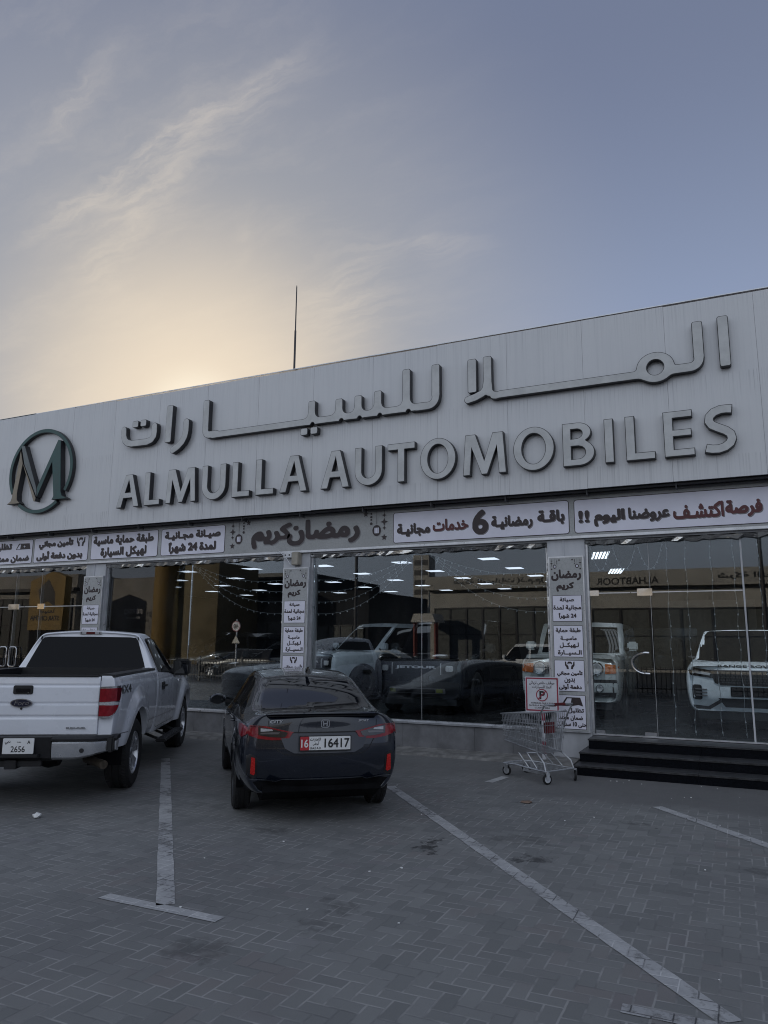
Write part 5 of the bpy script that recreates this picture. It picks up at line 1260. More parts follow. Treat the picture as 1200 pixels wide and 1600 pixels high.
    def crc(a, b):
        if a[0] == b[0] == 0: return .5
        if a[2] == b[2] == 0: return .9
        if a[2] == b[2] == 4 and a[0] < 6 and b[0] < 6: return .3
        return 0
    me = cage(Xc, ZC, WC, fyc, erc, None, .02, .22, [.045, .05, .055, .05, .04, .03, .03, .03, .03, .02], crc, 3, 3.)
    bm = bmesh.new(); bm.from_mesh(me); bmesh.ops.subdivide_edges(bm, edges=[e for e in bm.edges if all(abs(v.co.y) > .85 and v.co.x > 2.6 for v in e.verts)], cuts=1, use_grid_fill=True); bm.to_mesh(me); bm.free()
    flare(me); bc = bvh_of(me)
    cab = cut(me, [cyl_y(WB, .41, .535, -1.2, -.6), cyl_y(WB, .41, .535, .6, 1.2)]); cab.materials.clear(); obj('cab', cab, P, t, 35)
    MB().box(1.13, 1.21, -.92, .92, .55, 1.25).build('cab_gap_filler', B, t); MB().box(-.9, 4.3, -.75, .75, .50, .60).build('chassis', B, t)
    G = M['dglass']
    rw = [(-.80, 1.375), (.80, 1.375), (.782, 1.43), (.66, 1.745), (.625, 1.785), (.55, 1.795), (0, 1.80), (-.55, 1.795), (-.625, 1.785), (-.66, 1.745), (-.782, 1.43)]
    glass_patch('rear_window', rw, 'rear', bc, mat('truck_rear_glass', (.0045, .005, .0075), .05, var=0, spec=.16), t, .006, .006, .06, 2)
    seam('roof_joint', [[(-.675, 1.86), (-.655, 1.80), (-.665, 1.755)]], 'rear', bc, B, t, .018, .004); seam('roof_joint', [[(.675, 1.86), (.655, 1.80), (.665, 1.755)]], 'rear', bc, B, t, .018, .004)
    p = cast(bc, 'rear', 0, 1.845); fr = MB().prism(rrect(-.155, 1.827, .155, 1.872, .02), MF_REAR(p.x), -.03, .018).build('high_brake_light', M['clear_lens'], t, bev=.004)
    MB().prism(rrect(-.06, 1.835, .06, 1.864, .006), MF_REAR(p.x), .018, .021).build('red_lens', M['red_dark'], fr)
    for s in (-.125, .125): MB().prism(circ(s, 1.85, .010, 10), MF_REAR(p.x), .018, .022).build('screw', B, fr)
    for pr, s in (('right', -1), ('left', 1)):
        sw = [(1.43, 1.325), (2.10, 1.295), (2.62, 1.24), (2.70, 1.245), (2.55, 1.42), (2.33, 1.66), (2.18, 1.755), (1.95, 1.775), (1.52, 1.765), (1.45, 1.74)]
        patch('window_surround', [(2.0+(u-2.0)*1.03, 1.5+(v-1.5)*1.06) for u, v in sw], pr, bc, B, t, .003, .004, .05)
        glass_patch('side_window', sw, pr, bc, G, t, .009, .004, .06, 2)
        seam('door_gap', [[(1.36, 1.80), (1.37, 1.30), (1.33, .9), (1.31, .62), (1.36, .56)], [(2.83, 1.21), (2.84, .9), (2.80, .60), (2.72, .56)], [(1.36, .56), (2.72, .56)]], pr, bc, B, t, .008)
        seam('moulding_line', [[(1.22, .705), (1.31, .704)], [(1.36, .704), (2.80, .69)]], pr, bc, M['ink_shadow'], t, .009, .002)
        a = cast(bc, pr, 1.66, 1.115)
        MB().prism(rrect(1.53, 1.055, 1.74, 1.165, .02), MF_FAC(a.y) if s < 0 else (lambda u, v, w: Vector((u, a.y+w, v))), -.02, .010).build('door_handle', B, t, bev=.004); MB().tube([(1.52, a.y+s*.01, 1.11), (1.56, a.y+s*.04, 1.115), (1.74, a.y+s*.04, 1.115), (1.77, a.y+s*.01, 1.11)], .014, 8).build('handle_bar', B, t)
        q = MB().box(2.50, 2.62, s*1.10-.13, s*1.10+.13, 1.22, 1.47); mr = q.build('side_mirror', B, t, bev=.03)
        MB().box(2.494, 2.50, s*1.10-.105, s*1.10+.105, 1.25, 1.44).build('mirror_glass', M['dglass'], mr); MB().bar((2.56, s*.94, 1.29), (2.56, s*1.04, 1.30), .08, .07).build('mirror_arm', B, mr)
        bd = cast(bc, pr, 3.05, 1.12); 
        if s < 0: ptext('F-150', 2.96, 1.10, 3.14, 1.15, MF_FAC(bd.y-.004), M['chrome'], t, .03, 'model_badge', depth=.006)
        MB().box(1.50, 3.05, s*1.02-.075, s*1.02+.075, .335, .375).build('side_step', B, t, bev=.015)
        for x in (1.65, 2.2, 2.9): MB().bar((x, s*.75, .45), (x, s*.97, .36), .05, .03).build('step_bracket', B, t)
        rb = MB()
        for k in range(4): rb.box(1.54, 3.02, s*(.975+.027*k)-.005, s*(.975+.027*k)+.005, .374, .381)
        rb.build('step_tread', M['soffit'], t)
    # bumper
    bp = MB(); vs = []; n = 36; pro = [(-1.20, .69), (-1.285, .690), (-1.300, .675), (-1.300, .62), (-1.285, .53), (-1.25, .505), (-1.20, .51)]; m = len(pro)
    def bumper_piece(name, y0, y1, pro, mm, taper=True):
        m = len(pro); q = MB(); vs = []; n = 14
        for i in range(n+1):
            y = y0+(y1-y0)*i/n; a = abs(y); bw = bumpf(a, .80, 1.04)
            lift = bumpf(a, .62, 1.03)*.075 if taper else 0
            for x, z in pro: vs.append((x+.13*bw, y, z+(lift*(1-(z-.5)/.19) if z < .69 else 0)))
        q.add(vs, [(i*m+j, (i+1)*m+j, (i+1)*m+(j+1) % m, i*m+(j+1) % m) for i in range(n) for j in range(m)]+[tuple(range(m)), tuple(n*m+j for j in range(m))[::-1]])
        return q.build(name, mm, t, smooth=40)
    for s in (-1, 1):
        bumper_piece('bumper', s*.415, s*1.04, pro, M['chrome_paint'])
        bumper_piece('bumper_pad', s*.40, s*1.045, [(-1.14, .70), (-1.295, .696), (-1.298, .715), (-1.26, .738), (-1.14, .74)], B, False)
        MB().box(-1.23, -1.08, s*.985-.04, s*.985+.035, .57, .735).build('bumper_corner', B, t, bev=.02)
        MB().lathe([(.024, 0), (.022, .005)], 16, Matrix.Translation((-1.299, s*.72, .60)) @ Matrix.Rotation(R(-90), 4, 'Y')).build('parking_sensor', B, t)
    MB().add([(-1.10, -.415, .74), (-1.10, .415, .74), (-1.29, .40, .735), (-1.29, -.40, .735), (-1.25, -.40, .52), (-1.25, .40, .52), (-1.10, .415, .47), (-1.10, -.415, .47)], [(0, 1, 2, 3), (3, 2, 5, 4), (4, 5, 6, 7), (0, 3, 4, 7), (1, 6, 5, 2)]).build('bumper_centre', B, t)
    MB().box(-1.33, -1.12, -.30, .30, .535, .565).build('step_pad', B, t, bev=.012)
    pl = MB().prism(rrect(-.075, .570, .235, .727, .008), MF_REAR(-1.296), -.01, .004).build('number_plate', M['plate'], t, bev=0)
    P1 = lambda u, v, w: MF_REAR(-1.296)(u, v, .0055+w)
    ptext('2656', .008, .588, .150, .648, P1, M['plate_ink'], pl, .02); ptext('دبي', -.055, .665, .0, .705, P1, M['plate_ink'], pl, .03); ptext('A', .168, .670, .200, .706, P1, M['plate_ink'], pl, .03); ptext('DUBAI', .066, .683, .105, .694, P1, M['plate_ink'], pl, .03)
    MB().box(-1.26, -.9, -.06, .06, .41, .50).box(-1.22, -1.18, -.30, .30, .43, .49).build('tow_hitch', B, t, bev=.006)
    MB().lathe([(.33, -.12), (.40, -.10), (.40, .10), (.33, .12)], 32, Matrix.Translation((-.62, .25, .60)) @ Matrix.Scale(.86, 4)).build('spare_wheel', M['rubber'], t)
    MB().tube([(-.3, -.55, .50), (-.85, -.66, .455), (-1.19, -.93, .44)], .045, 16).build('exhaust_pipe', M['rust'], t)
    MB().tube([(0, -.85, .41), (0, .85, .41)], .06, 12).lathe([(.15, -.12), (.18, 0), (.15, .12)], 16, Matrix.Translation((0, 0, .41)) @ Matrix.Rotation(R(90), 4, 'X')).build('rear_axle', B, t)
    for wx in (0, WB):
        for s in (-1, 1):
            liner(t, wx, .41, .533, s*.96, s*.58)
            wheel(t, wx, s*.862, .405, .275, 'six', .62, s, M['rim'])
    # lower rear corner of the bed behind the wheel
    return t
M['chrome_paint'] = mat('step_bumper_chrome', (.60, .61, .64), .24, metal=.75, var=.04)
pickup()
# ---------------------------------------------------------------- vehicles behind the glass and across the road
def box_car(name, label, cat, loc, rz, paint, L=4.6, W=1.9, H=1.85, hood=1.12, belt=1.15, xw=.75, xt=.15, rear=.25, r=.38, rimm=None, front=None, group=None, inset=.15, gc=.20, full=True, nose=.06, style='five', wb=None):
    t = thing(name, label, cat, loc, rz, group); h = L/2; w = W/2; wb = wb or L*.60; xa, xf = -wb/2, wb/2
    X = [-h, -h+.12, -h+.5, xa+.35, -.1, xt-.05, xt+(xw-xt)*.5, xw+.06, xw+.45, h-.35, h-.05, h]
    lo = [gc+.06, gc+.28, gc+.28+(belt-gc-.28)*.5, belt-.12, belt]
    Z = []; Wd = []
    for i, x in enumerate(X):
        if i <= 5: top = H if i > 0 else belt+(H-belt)*(1-rear) if rear < .9 else belt+.02
        elif i == 6: top = (H+hood)/2+.03
        else: top = hood+.02-(.05 if i >= 10 else 0)
        if i == 0: top = H-.10
        bl = belt if i <= 6 else hood-.06
        zz = lo[:3]+[min(lo[3], bl-.10), bl, top]; Z.append(zz if i < 10 else [gc+.12, gc+.30, zz[2]-.02, bl-.14, bl-.05, top-.02])
        e = 0 if 0 < i < 10 else (.05 if i != 11 else .10)
        tw = w-inset if i <= 5 else (w-inset*.7 if i == 6 else w-.10)
        Wd.append([w-.07-e, w-.015-e, w-e, w-.01-e, w-.035-e, tw-e])
    er = [.05, 0, 0, 0, .02, rear]
    def cr(a, b):
        if a[2] == b[2] == 5: return .55
        if a[2] == b[2] == 4: return .4
        if a[0] == b[0] in (0, 11): return .45
        return 0
    me = cage(X, Z, Wd, [-1, -.85, -.4, .4, .85, 1], er, [-.06, 0, 0, 0, -.02, -.05], .06, .16, [.03]*6+[.02]*6, cr, 2, 3.); bv = bvh_of(me)
    bd = cut(me, [cyl_y(x, r, r*1.16, s0, s1, 28) for x in (xa, xf) for s0, s1 in ((-1.4, -w+.28), (w-.28, 1.4))]); bd.materials.clear(); obj('body', bd, paint, t, 35)
    MB().box(-h+.15, h-.15, -w+.2, w-.2, gc-.02, gc+.12).build('underbody', M['blk'], t)
    G = M['dglass']; fd = H-belt
    ws = [(-w+.16, hood+.05), (w-.16, hood+.05), (w-inset-.10, H-.085), (0, H-.07), (-w+inset+.10, H-.085)]
    if front is front_luxury: patch('windscreen_surround', [(-w+.04, hood+.03), (w-.04, hood+.03), (w-inset+.0, H-.03), (w-inset-.10, H+.0), (0, H+.015), (-w+inset+.10, H+.0), (-w+inset, H-.03)], 'front', bv, M['blk_gloss'], t, .005, .004, .08)
    patch('windscreen', ws, 'front', bv, G, t, .008, .004, .10)
    if full: patch('rear_window', [(-w+.22, belt+.03), (w-.22, belt+.03), (w-inset-.12, H-.14), (-w+inset+.12, H-.14)], 'rear', bv, G, t, .008, .004, .12)
    for pr, s in (('left', 1), ('right', -1)):
        xr = -h+rear+.18
        patch('side_window', [(xw-.05, belt+.03), (xt+.02, H-.11), (.02-.42, H-.10), (-.42, belt+.03)], pr, bv, G, t, .007, .003, .12)
        patch('side_window', [(-.50, belt+.03), (-.50, H-.10), (xr+.18, H-.12), (xr, H-.2), (xr-.03, belt+.05)], pr, bv, G, t, .007, .003, .12)
        seam('door_gap', [[(xw+.05, belt), (xw, gc+.3)], [(-.46, H-.1), (-.46, gc+.3)]], pr, bv, M['blk'], t, .008, s=.08)
        MB().tube([(xw-.1, s*(w-.16), belt+.03), (xw-.08, s*(w+.05), belt+.07)], .04, 8).build('mirror_arm', M['blk'], t)
        q = MB().box(xw-.16, xw-.02, s*(w+.09)-.10, s*(w+.09)+.10, belt+.02, belt+.20).build('side_mirror', M['blk_gloss'] if front is front_luxury else paint, t, bev=.03)
        MB().box(xw-.168, xw-.16, s*(w+.09)-.08, s*(w+.09)+.08, belt+.04, belt+.18).build('mirror_glass', M['dglass'], q)
        if full:
            for hx in (.12, -.95): MB().box(hx-.09, hx+.09, s*(w-.01)-.02, s*(w-.01)+.025, belt-.13, belt-.10).build('door_handle', paint, t, bev=.008)
        for x in (xa, xf):
            wheel(t, x, s*(w-.13), r, .24, style, .66, s, rimm or M['rim'])
            liner(t, x, r, r*1.15, s*(w-.03), s*(w-.30), 16)
        patch('tail_light', [(s*(w-.06), belt-.08), (s*(w-.06), belt-.40), (s*(w-.24), belt-.38), (s*(w-.22), belt-.10)] if True else [], 'rear', bv, M['red_dark'], t, .01, .01, .08)
    if front: front(t, bv, w, h)
    return t
def F(t, name, out, bv, m, off=.006, th=.01, s=.06): return patch(name, out, 'front', bv, m, t, off, th, s)
def ftext(t, bv, txt, y0, z0, y1, z1, m, bold=.05, name='lettering', off=.012, depth=.004):
    x = max(cast(bv, 'front', y, (z0+z1)/2).x for y in (y0, (y0+y1)/2, y1)); return ptext(txt, y0, z0, y1, z1, MF_FRONT(x+off), m, t, bold, name, depth=depth)
def disc_x(t, name, x, y, z, r, m, d=.03, r0=0.):
    return MB().lathe([(max(r0, .001), 0), (r*.9, d), (r, d*.6), (r, -d)], 28, Matrix.Translation((x, y, z)) @ Matrix.Rotation(R(90), 4, 'Y'), caps=False).build(name, m, t)
def front_boxy(textm, gm):
    def fn(t, bv, w, h):
        F(t, 'grille_panel', rrect(-.80, .72, .80, 1.03, .06), bv, gm, .008, .012, .07)
        ftext(t, bv, 'JETOUR', -.42, .862, .42, .925, textm, .06, 'badge_lettering', .02)
        for s in (-1, 1):
            b = F(t, 'headlight', rrect(min(s*.52, s*.78), .76, max(s*.52, s*.78), .98, .05), bv, M['blk_gloss'], .022, .01, .05)
            F(t, 'headlight_lens', rrect(min(s*.60, s*.74), .82, max(s*.60, s*.74), .93, .03), bv, M['clear_lens'], .034, .01, .04)
            F(t, 'running_light', [(s*.50, .76), (s*.515, .76), (s*.515, .98), (s*.50, .98)], bv, M['clear_lens'], .034, .004, .05)
            F(t, 'fog_light', rrect(min(s*.42, s*.54), .42, max(s*.42, s*.54), .49, .01), bv, mat('fog_yellow', (.32, .33, .10), .2, coat=1.), .05, .02, .04)
        F(t, 'lower_bumper', rrect(-.84, .30, .84, .62, .05), bv, M['blk'], .014, .012, .07)
        F(t, 'intake_frame', rrect(-.58, .40, .58, .50, .02), bv, M['ink_shadow'], .034, .008, .06); F(t, 'intake', rrect(-.565, .413, .40, .487, .02), bv, M['blk'], .044, .004, .06)
        F(t, 'front_plate', rrect(-.26, .64, .26, .75, .01), bv, M['blk'], .03, .005, .08)
    return fn
def front_round(t, bv, w, h):
    F(t, 'grille', rrect(-.62, .80, .62, 1.02, .10), bv, M['ink_shadow'], .008, .015, .07); F(t, 'grille_mesh', rrect(-.36, .83, .36, .98, .04), bv, M['blk'], .026, .004, .06)
    x = h-.03
    for s in (-1, 1):
        a = disc_x(t, 'headlight', x+.02, s*.52, .91, .125, M['chrome'], .04); disc_x(a, 'headlight_lens', x+.045, s*.52, .91, .10, M['clear_lens'], .03)
        F(t, 'indicator', [(s*.66, .82), (s*.66, 1.0), (s*.90, .98), (s*.90, .84)], bv, M['amber'], .012, .012, .05)
        a = disc_x(t, 'fog_light', x+.03, s*.56, .56, .075, M['chrome'], .03); disc_x(a, 'fog_lens', x+.045, s*.56, .56, .055, M['clear_lens'], .02)
        F(t, 'bumper_end', rrect(min(s*.40, s*.90), .49, max(s*.40, s*.90), .66, .04), bv, M['silver'], .02, .02, .07)
    F(t, 'bumper', rrect(-.88, .40, .88, .72, .06), bv, M['blk'], .012, .012, .08); F(t, 'skid_plate', rrect(-.40, .34, .40, .48, .04), bv, M['ink_shadow'], .02, .01, .08)
    F(t, 'windscreen_red_panel', rrect(-.60, 1.30, -.05, 1.62, .03), bv, mat('red_reflection', (.16, .012, .02), .4), .014, .003, .10)  # flat red panel put on the windscreen in place of a reflection
def front_luxury(t, bv, w, h):
    F(t, 'grille', [(-.56, .96), (.56, .96), (.50, .76), (.42, .72), (-.42, .72), (-.50, .76)], bv, M['blk'], .008, .01, .06)
    F(t, 'grille_frame', [(-.56, .965), (.56, .965), (.56, .952), (-.56, .952)], bv, M['ink_shadow'], .016, .006, .06)
    gr = MB()
    for k in range(5):
        for s in range(-10, 11):
            p = cast(bv, 'front', s*.042+(.021 if k % 2 else 0), .765+k*.04); gr.box(p.x+.008, p.x+.014, p.y-.014, p.y+.014, p.z-.010, p.z+.010)
    gr.build('grille_mesh', M['soffit'], t)
    ftext(t, bv, 'RANGE ROVER', -.44, 1.005, .44, 1.045, M['soffit'], .05, 'bonnet_lettering', .012)
    for s in (-1, 1):
        a = F(t, 'headlight', [(s*.50, .945), (s*.86, 1.0), (s*.90, .93), (s*.86, .87), (s*.52, .83)], bv, M['blk_gloss'], .010, .01, .05)
        F(t, 'headlight_lens', [(s*.55, .91), (s*.82, .95), (s*.84, .91), (s*.57, .87)], bv, M['clear_lens'], .022, .004, .04)
        F(t, 'air_vent', rrect(min(s*.70, s*.85), .48, max(s*.70, s*.85), .72, .04), bv, M['blk'], .010, .01, .05)
        for z in (.55, .60, .65): F(t, 'vent_blade', rrect(min(s*.62, s*.80), z-.008, max(s*.62, s*.80), z+.008, .004), bv, M['ink_shadow'], .024, .004, .05)
        F(t, 'lower_trim', [(s*.90, .40), (s*.62, .38), (s*.40, .52), (s*.40, .46), (s*.60, .33), (s*.90, .34)], bv, M['blk'], .010, .01, .05)
    F(t, 'intake', [(-.46, .52), (.46, .52), (.36, .38), (-.36, .38)], bv, M['blk'], .010, .01, .06)
    F(t, 'front_plate', rrect(-.27, .55, .27, .70, .01), bv, M['blk_gloss'], .028, .006, .08)
    wp = MB(); wp.tube([(.95, -.6, 1.12), (1.05, 0, 1.10)], .008, 6); wp.build('wiper', M['blk'], t)
def front_plain(t, bv, w, h):
    F(t, 'grille', rrect(-.55, .62, .55, .86, .06), bv, M['blk'], .008, .01, .08)
    for s in (-1, 1): F(t, 'headlight', [(s*.55, .80), (s*.84, .86), (s*.84, .74), (s*.58, .72)], bv, M['clear_lens'], .01, .01, .06)
    F(t, 'lower_bumper', rrect(-.80, .26, .80, .46, .05), bv, M['blk'], .01, .01, .08)
FZ = .402; HD = -math.pi/2
def interior_cars():
    g = 'cars on display inside the showroom'
    box_car('display_suv', 'black boxy off-road car behind glass between the sedan and the parking sign', 'car', (-5.70, 4.35, FZ), HD+R(1), M['black_car'], 4.75, 1.96, 1.86, 1.12, 1.16, .95, .30, .12, .40, M['rim_dark'], front_boxy(M['sign_white'], M['blk']), g)
    box_car('display_suv', 'pale grey boxy off-road car behind the poster pillar above the dark sedan', 'car', (-8.55, 6.75, FZ), HD-R(27), M['grey_car'], 4.75, 1.98, 1.86, 1.13, 1.16, .95, .30, .12, .40, M['rim_dark'], front_boxy(M['sign_white'], M['blk']), g)
    box_car('display_suv', 'silver off-road car with round headlights and amber indicators behind the parking sign', 'car', (-2.95, 4.95, FZ), HD+R(2), M['silver'], 4.60, 1.88, 1.80, 1.14, 1.22, .70, .32, .10, .40, M['rim_dark'], front_round, g, .12)
    box_car('display_suv', 'white luxury car with black grille behind the door glass at the right', 'car', (.22, 3.95, FZ), HD-R(2), M['white_car'], 4.4, 1.94, 1.62, 1.06, 1.08, .85, .15, .35, .38, M['rim_dark'], front_luxury, g, .22)
    box_car('display_suv', 'black rounded car in the dark showroom right of the pickup mirror', 'car', (-13.7, 6.6, FZ), HD-R(40), M['black_car'], 4.75, 1.92, 1.62, 1.02, 1.10, .85, .05, .40, .37, M['rim'], front_plain, g, .24)
    box_car('display_saloon', 'dark grey car low behind the glass left of the dark sedan', 'car', (-10.75, 5.6, FZ), HD-R(6), mat('dark_grey_car_paint', (.035, .038, .044), .3, coat=1., var=.03), 4.5, 1.84, 1.38, .86, .94, .75, -.10, .55, .33, M['rim'], front_plain, g, .28, .16)
interior_cars()
def interior_items():
    t = thing('screen_stand', 'dark flat screen on a stand inside behind the glass door handle', 'screen', (-1.35, 7.2, FZ), R(8)); MB().box(-.9, .55, -.03, .03, .75, 1.75).build('screen', M['blk_gloss'], t, bev=.01); MB().box(-.05, .05, -.03, .03, .02, .76).box(-.4, .4, -.25, .25, 0, .02).build('stand', M['blk'], t)
    t = thing('office_chair', 'black office chair inside the showroom beside the flat screen', 'chair', (-.55, 6.6, FZ), R(40)); MB().box(-.25, .25, -.25, .25, .44, .52).build('seat', M['blk'], t, bev=.03); MB().box(-.23, .23, .22, .29, .58, 1.15).build('backrest', M['blk'], t, bev=.03); q = MB().lathe([(.03, .1), (.03, .44)], 10)
    for k in range(5): q.bar((0, 0, .10), (.28*math.cos(k*1.2566), .28*math.sin(k*1.2566), .05), .04, .03)
    q.build('base', M['blk'], t)
    t = thing('office_desk', 'pale desk inside the showroom beyond the black boxy car', 'desk', (-3.6, 9.6, FZ), 0); MB().box(-.9, .9, -.4, .4, .72, .76).build('desktop', M['opp_white'], t); MB().box(-.88, -.84, -.38, .38, 0, .72).box(.84, .88, -.38, .38, 0, .72).build('side_panel', M['opp_white'], t); MB().box(-.84, .84, .34, .37, .2, .72).build('front_panel', M['opp_white'], t)
interior_items()
def display_fill_lights():
    # added fill spots that brighten the display cars, apart from the ceiling lamps
    for x, y, tx, ty, w in ((.1, 1.0, .2, 2.2, 120), (-2.45, 1.1, -2.8, 2.6, 110), (-5.0, 1.0, -5.6, 2.3, 70), (-8.6, 2.6, -9.2, 4.6, 90), (.6, 3.6, .4, 4.6, 90), (-11.1, 2.2, -11., 4., 40)):
        l = bpy.data.lights.new('display_fill_spot', 'SPOT'); l.energy = w; l.color = (.88, .93, 1.); l.shadow_soft_size = .05; l.spot_size = R(120); l.spot_blend = .8
        o = bpy.data.objects.new('display_fill_spot', l); COL.objects.link(o); o.location = (x, y, 3.56); o.rotation_euler = (Vector((tx, ty, 1.1))-Vector((x, y, 3.56))).to_track_quat('-Z', 'Y').to_euler()
display_fill_lights()
def frontage(name, label, x0, x1, y, z1, m, depth=12, band=None, bays=6, glass=True, zg=4.2, txt=(), parts=()):
    """building across the road; its street face looks towards +Y"""
    t = thing(name, label, 'building', ((x0+x1)/2, y, 0), 0, None); a = (x1-x0)/2
    MB().box(-a, a, -depth, -.3, 0, z1).build('wall', m, t)
    if glass:
        for i in range(bays):
            u0, u1 = -a+.4+(2*a-.8)*i/bays, -a+.4+(2*a-.8)*(i+1)/bays
            f = MB().box(u0, u0+.08, -.3, -.15, .3, zg).box(u1-.08, u1, -.3, -.15, .3, zg).box(u0+.08, u1-.08, -.3, -.15, zg-.1, zg).box(u0+.08, u1-.08, -.3, -.15, zg*.55, zg*.55+.07).build('window', M['opp_ink'], t)
            MB().box(u0+.08, u1-.08, -.28, -.22, .3, zg-.1).build('pane', M['opp_glass'], f)
    if band: MB().box(-a-.2, a+.2, -.5, .35, band[0], band[1]).build('parapet_band', band[2], t)
    Mf = lambda u, v, w: Vector((-u, .36+w, v))
    for s, u0, v0, u1, v1, mm in txt: ptext(s, u0, v0, u1, v1, Mf, mm, t, .03)
    return t
def across_the_road():
    frontage('opposite_showroom', 'beige car showroom across the road with a lettered parapet', -21.6, -10.4, -42, 6.6, M['beige'], 12, (5.95, 7.0, M['beige']), 8, True, 4.6, [('شركة للسيارات (ذ.م.م)', -3.6, 6.2, 3.4, 6.75, M['opp_ink'])])
    frontage('opposite_showroom', 'long beige showroom across the road facing the glass doors', -9.6, 9, -42, 6.5, M['beige'], 12, (5.85, 6.95, M['beige']), 9, True, 4.4, [('شركة النعيم سيستمز', -7.0, 6.1, .5, 6.65, M['opp_ink']), ('ALHABTOOR', 4.2, 6.0, 8.4, 6.5, M['opp_ink'])])
    frontage('opposite_block', 'dark grey block across the road opposite the pickup', -48, -34, -45, 8.0, M['opp_dark'], 14, (7.6, 8.1, M['opp_ink']), 9, True, 3.8)
    frontage('opposite_block', 'lower dark grey block across the road beside the villa', -34, -28.5, -45, 6.4, M['opp_dark'], 14, None, 4, True, 3.4)
    frontage('opposite_block', 'beige and glass block across the road at the far left', -78, -62, -44, 8.8, M['beige'], 14, (7.0, 7.35, M['opp_ink']), 10, True, 6.3)
    frontage('restaurant_block', 'beige building with a dark restaurant front across the road', -56, -50.6, -43, 8.0, M['beige'], 12, None, 3, False, 4, [('STAR WORLD', -1.9, 4.4, .4, 4.9, M['plate']), ('RESTAURANT', -1.6, 3.95, .1, 4.15, M['plate'])])
    t = thing('sign_tower', 'gold slab sign tower with a dark kite emblem across the road', 'sign', (-58.6, -38, 0))
    MB().prism([(-2.3, 2.8), (2.2, 2.8), (2.2, 7.45), (-.6, 8.3), (-2.3, 7.8)], lambda u, v, w: Vector((-u, w, v)), -.4, .4).build('slab', M['opp_gold'], t)
    MB().prism([(-2.1, 0), (2.0, 0), (2.0, 2.8), (-2.1, 2.8)], lambda u, v, w: Vector((-u, w, v)), -.3, .3).build('plinth', M['opp_dark'], t)
    flat('emblem', [[(-1.2, 5.0), (-.2, 5.5), (.7, 5.2), (1.1, 6.6), (-.2, 7.6), (-1.1, 6.4)]], lambda u, v, w: Vector((-u, .42+w, v)), M['opp_ink'], t)
    ptext('سينما', -1.2, 4.35, .7, 4.8, lambda u, v, w: Vector((-u, .42+w, v)), M['opp_ink'], t, .03); ptext('STAR CINEMA', -1.9, 3.7, 1.9, 4.15, lambda u, v, w: Vector((-u, .42+w, v)), M['opp_ink'], t, .04)
    t = thing('gold_column', 'tall round gold clad corner column across the road', 'column', (-43.6, -37, 0)); MB().lathe([(1.05, 0), (1.05, 9.2), (1.15, 9.25), (1.15, 9.6)], 40).build('shaft', M['opp_gold'], t)
    MB().box(1.0, 5.2, -6, -.3, 0, 8.4).build('wing_wall', mat('brown_cladding', (.10, .08, .05), .9, var=.1, scale=.6, spec=.05), t)
    t = thing('villa', 'cream two storey villa with balcony across the road', 'house', (-38, -70, 0))
    MB().box(-3.5, 3.6, -8, 0, 0, 6.3).box(-2.4, 1.2, -7, -.8, 6.3, 7.6).build('wall', M['opp_white'], t); MB().box(-3.8, 3.9, -8.2, .4, 6.2, 6.45).box(-3.7, 3.8, -.2, 1.0, 3.5, 4.3).build('balcony', M['opp_white'], t)
    for u in (-2.6, -.6, 1.4):
        f = MB().box(u-.1, u+1.3, -.05, .05, 4.5, 5.7).build('window', M['opp_ink'], t)
    t = thing('tower_block', 'slim tall pale tower far beyond the villa', 'building', (-66.5, -150, 0)); MB().box(-2, 2, -4, 0, 0, 22.8).build('wall', M['beige'], t)
    q = MB()
    for k in range(9): q.box(-1.7, 1.7, -.02, .06, 2+k*2.3, 3.2+k*2.3)
    q.build('window_band', M['opp_ink'], t)
    t = thing('entrance_canopy', 'white sloping canopy over a red doorway across the road', 'canopy', (-20.9, -39.6, 0)); MB().prism([(-1, 3.4), (1, 3.4), (.75, 4.05), (-.75, 4.05)], lambda u, v, w: Vector((-u, w, v)), -1.5, .6).build('roof', M['opp_white'], t)
    MB().box(-.9, -.8, -.3, .3, 0, 3.4).box(.8, .9, -.3, .3, 0, 3.4).build('post', M['opp_red'], t)
    # median fence, posts and lamp columns between the carriageways
    t = thing('median_fence', 'long dark railing fence along the road with rounded tops', 'fence', (-10, -16, 0)); q = MB()
    q.box(-32, 24, -.02, .02, .25, .29).box(-32, 24, -.02, .02, .92, .96)
    for x in np.arange(-32, 24, .16): q.box(x-.012, x+.012, -.012, .012, .1, 1.02)
    q.build('railing', M['opp_ink'], t); q = MB()
    for x in np.arange(-32, 24.1, 2.4): q.box(x-.04, x+.04, -.04, .04, 0, 1.12)
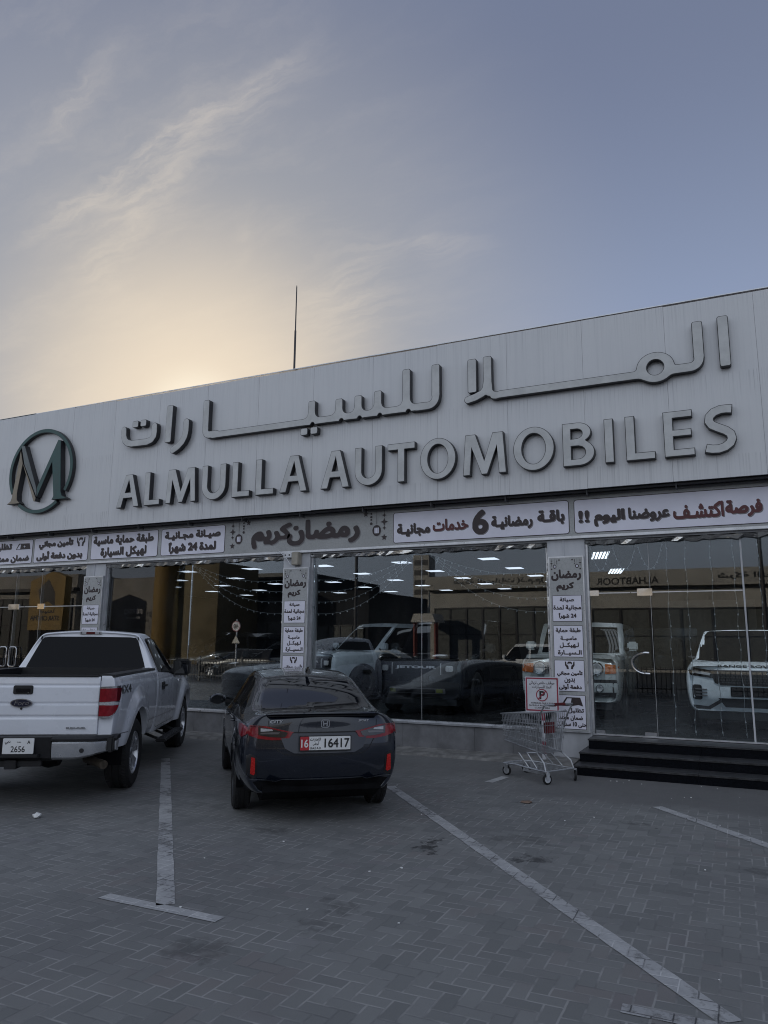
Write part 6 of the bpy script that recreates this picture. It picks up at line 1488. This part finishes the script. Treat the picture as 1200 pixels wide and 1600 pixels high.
    q.build('post', M['opp_ink'], t)
    for x, lab in ((-13.8, 'dark lamp post in the road facing the middle window'), (.9, 'dark lamp post in the road facing the glass doors')):
        t = thing('street_lamp', lab, 'street lamp', (x, -14.4, 0)); MB().lathe([(.11, 0), (.10, .4), (.075, .45), (.05, 8.5)], 14).build('pole', M['soffit'], t); MB().tube([(0, 0, 8.4), (0, .4, 8.7), (0, 1.4, 8.8)], .035, 8).box(-.12, .12, 1.2, 1.9, 8.75, 8.83).build('lamp_arm', M['soffit'], t)
    t = thing('speed_sign', 'round speed limit sign above a warning triangle beside the road', 'road sign', (-19.45, -14.2, 0)); MB().lathe([(.03, 0), (.03, 2.75)], 10).build('post', M['alu'], t)
    MB().lathe([(.22, 0), (.22, .02)], 28, Matrix.Translation((0, .04, 2.45)) @ Matrix.Rotation(R(-90), 4, 'X')).build('disc', M['sign_white'], t); flat('ring', [circ(0, 2.45, .22, 30), circ(0, 2.45, .195, 30)], lambda u, v, w: Vector((-u, .065+w, v)), M['sign_red'], t); ptext('40', -.13, 2.35, .13, 2.55, lambda u, v, w: Vector((-u, .066+w, v)), M['ink'], t, .04)
    MB().prism([(-.20, 1.72), (.20, 1.72), (0, 2.08)], lambda u, v, w: Vector((-u, w, v)), .03, .05).build('triangle', M['opp_white'], t)
    box_car('passing_suv', 'white boxy car on the road opposite the middle window', 'car', (-8.4, -20, 0), R(180), M['white_car'], 4.4, 1.85, 1.80, 1.1, 1.15, .7, .2, .12, .38, None, front_plain, 'cars out on the road', full=False)
    box_car('passing_saloon', 'pale saloon car on the road facing the pale grey showroom car', 'car', (-15.5, -22, 0), R(0), M['silver'], 4.5, 1.8, 1.45, .9, .98, .8, 0, .5, .34, None, front_plain, 'cars out on the road', .25, full=False)
    box_car('passing_saloon', 'dark saloon car on the road facing the pickup', 'car', (-22.5, -19, 0), R(180), M['black_car'], 4.6, 1.82, 1.45, .9, .98, .8, 0, .5, .34, None, front_plain, 'cars out on the road', .25, full=False)
across_the_road()
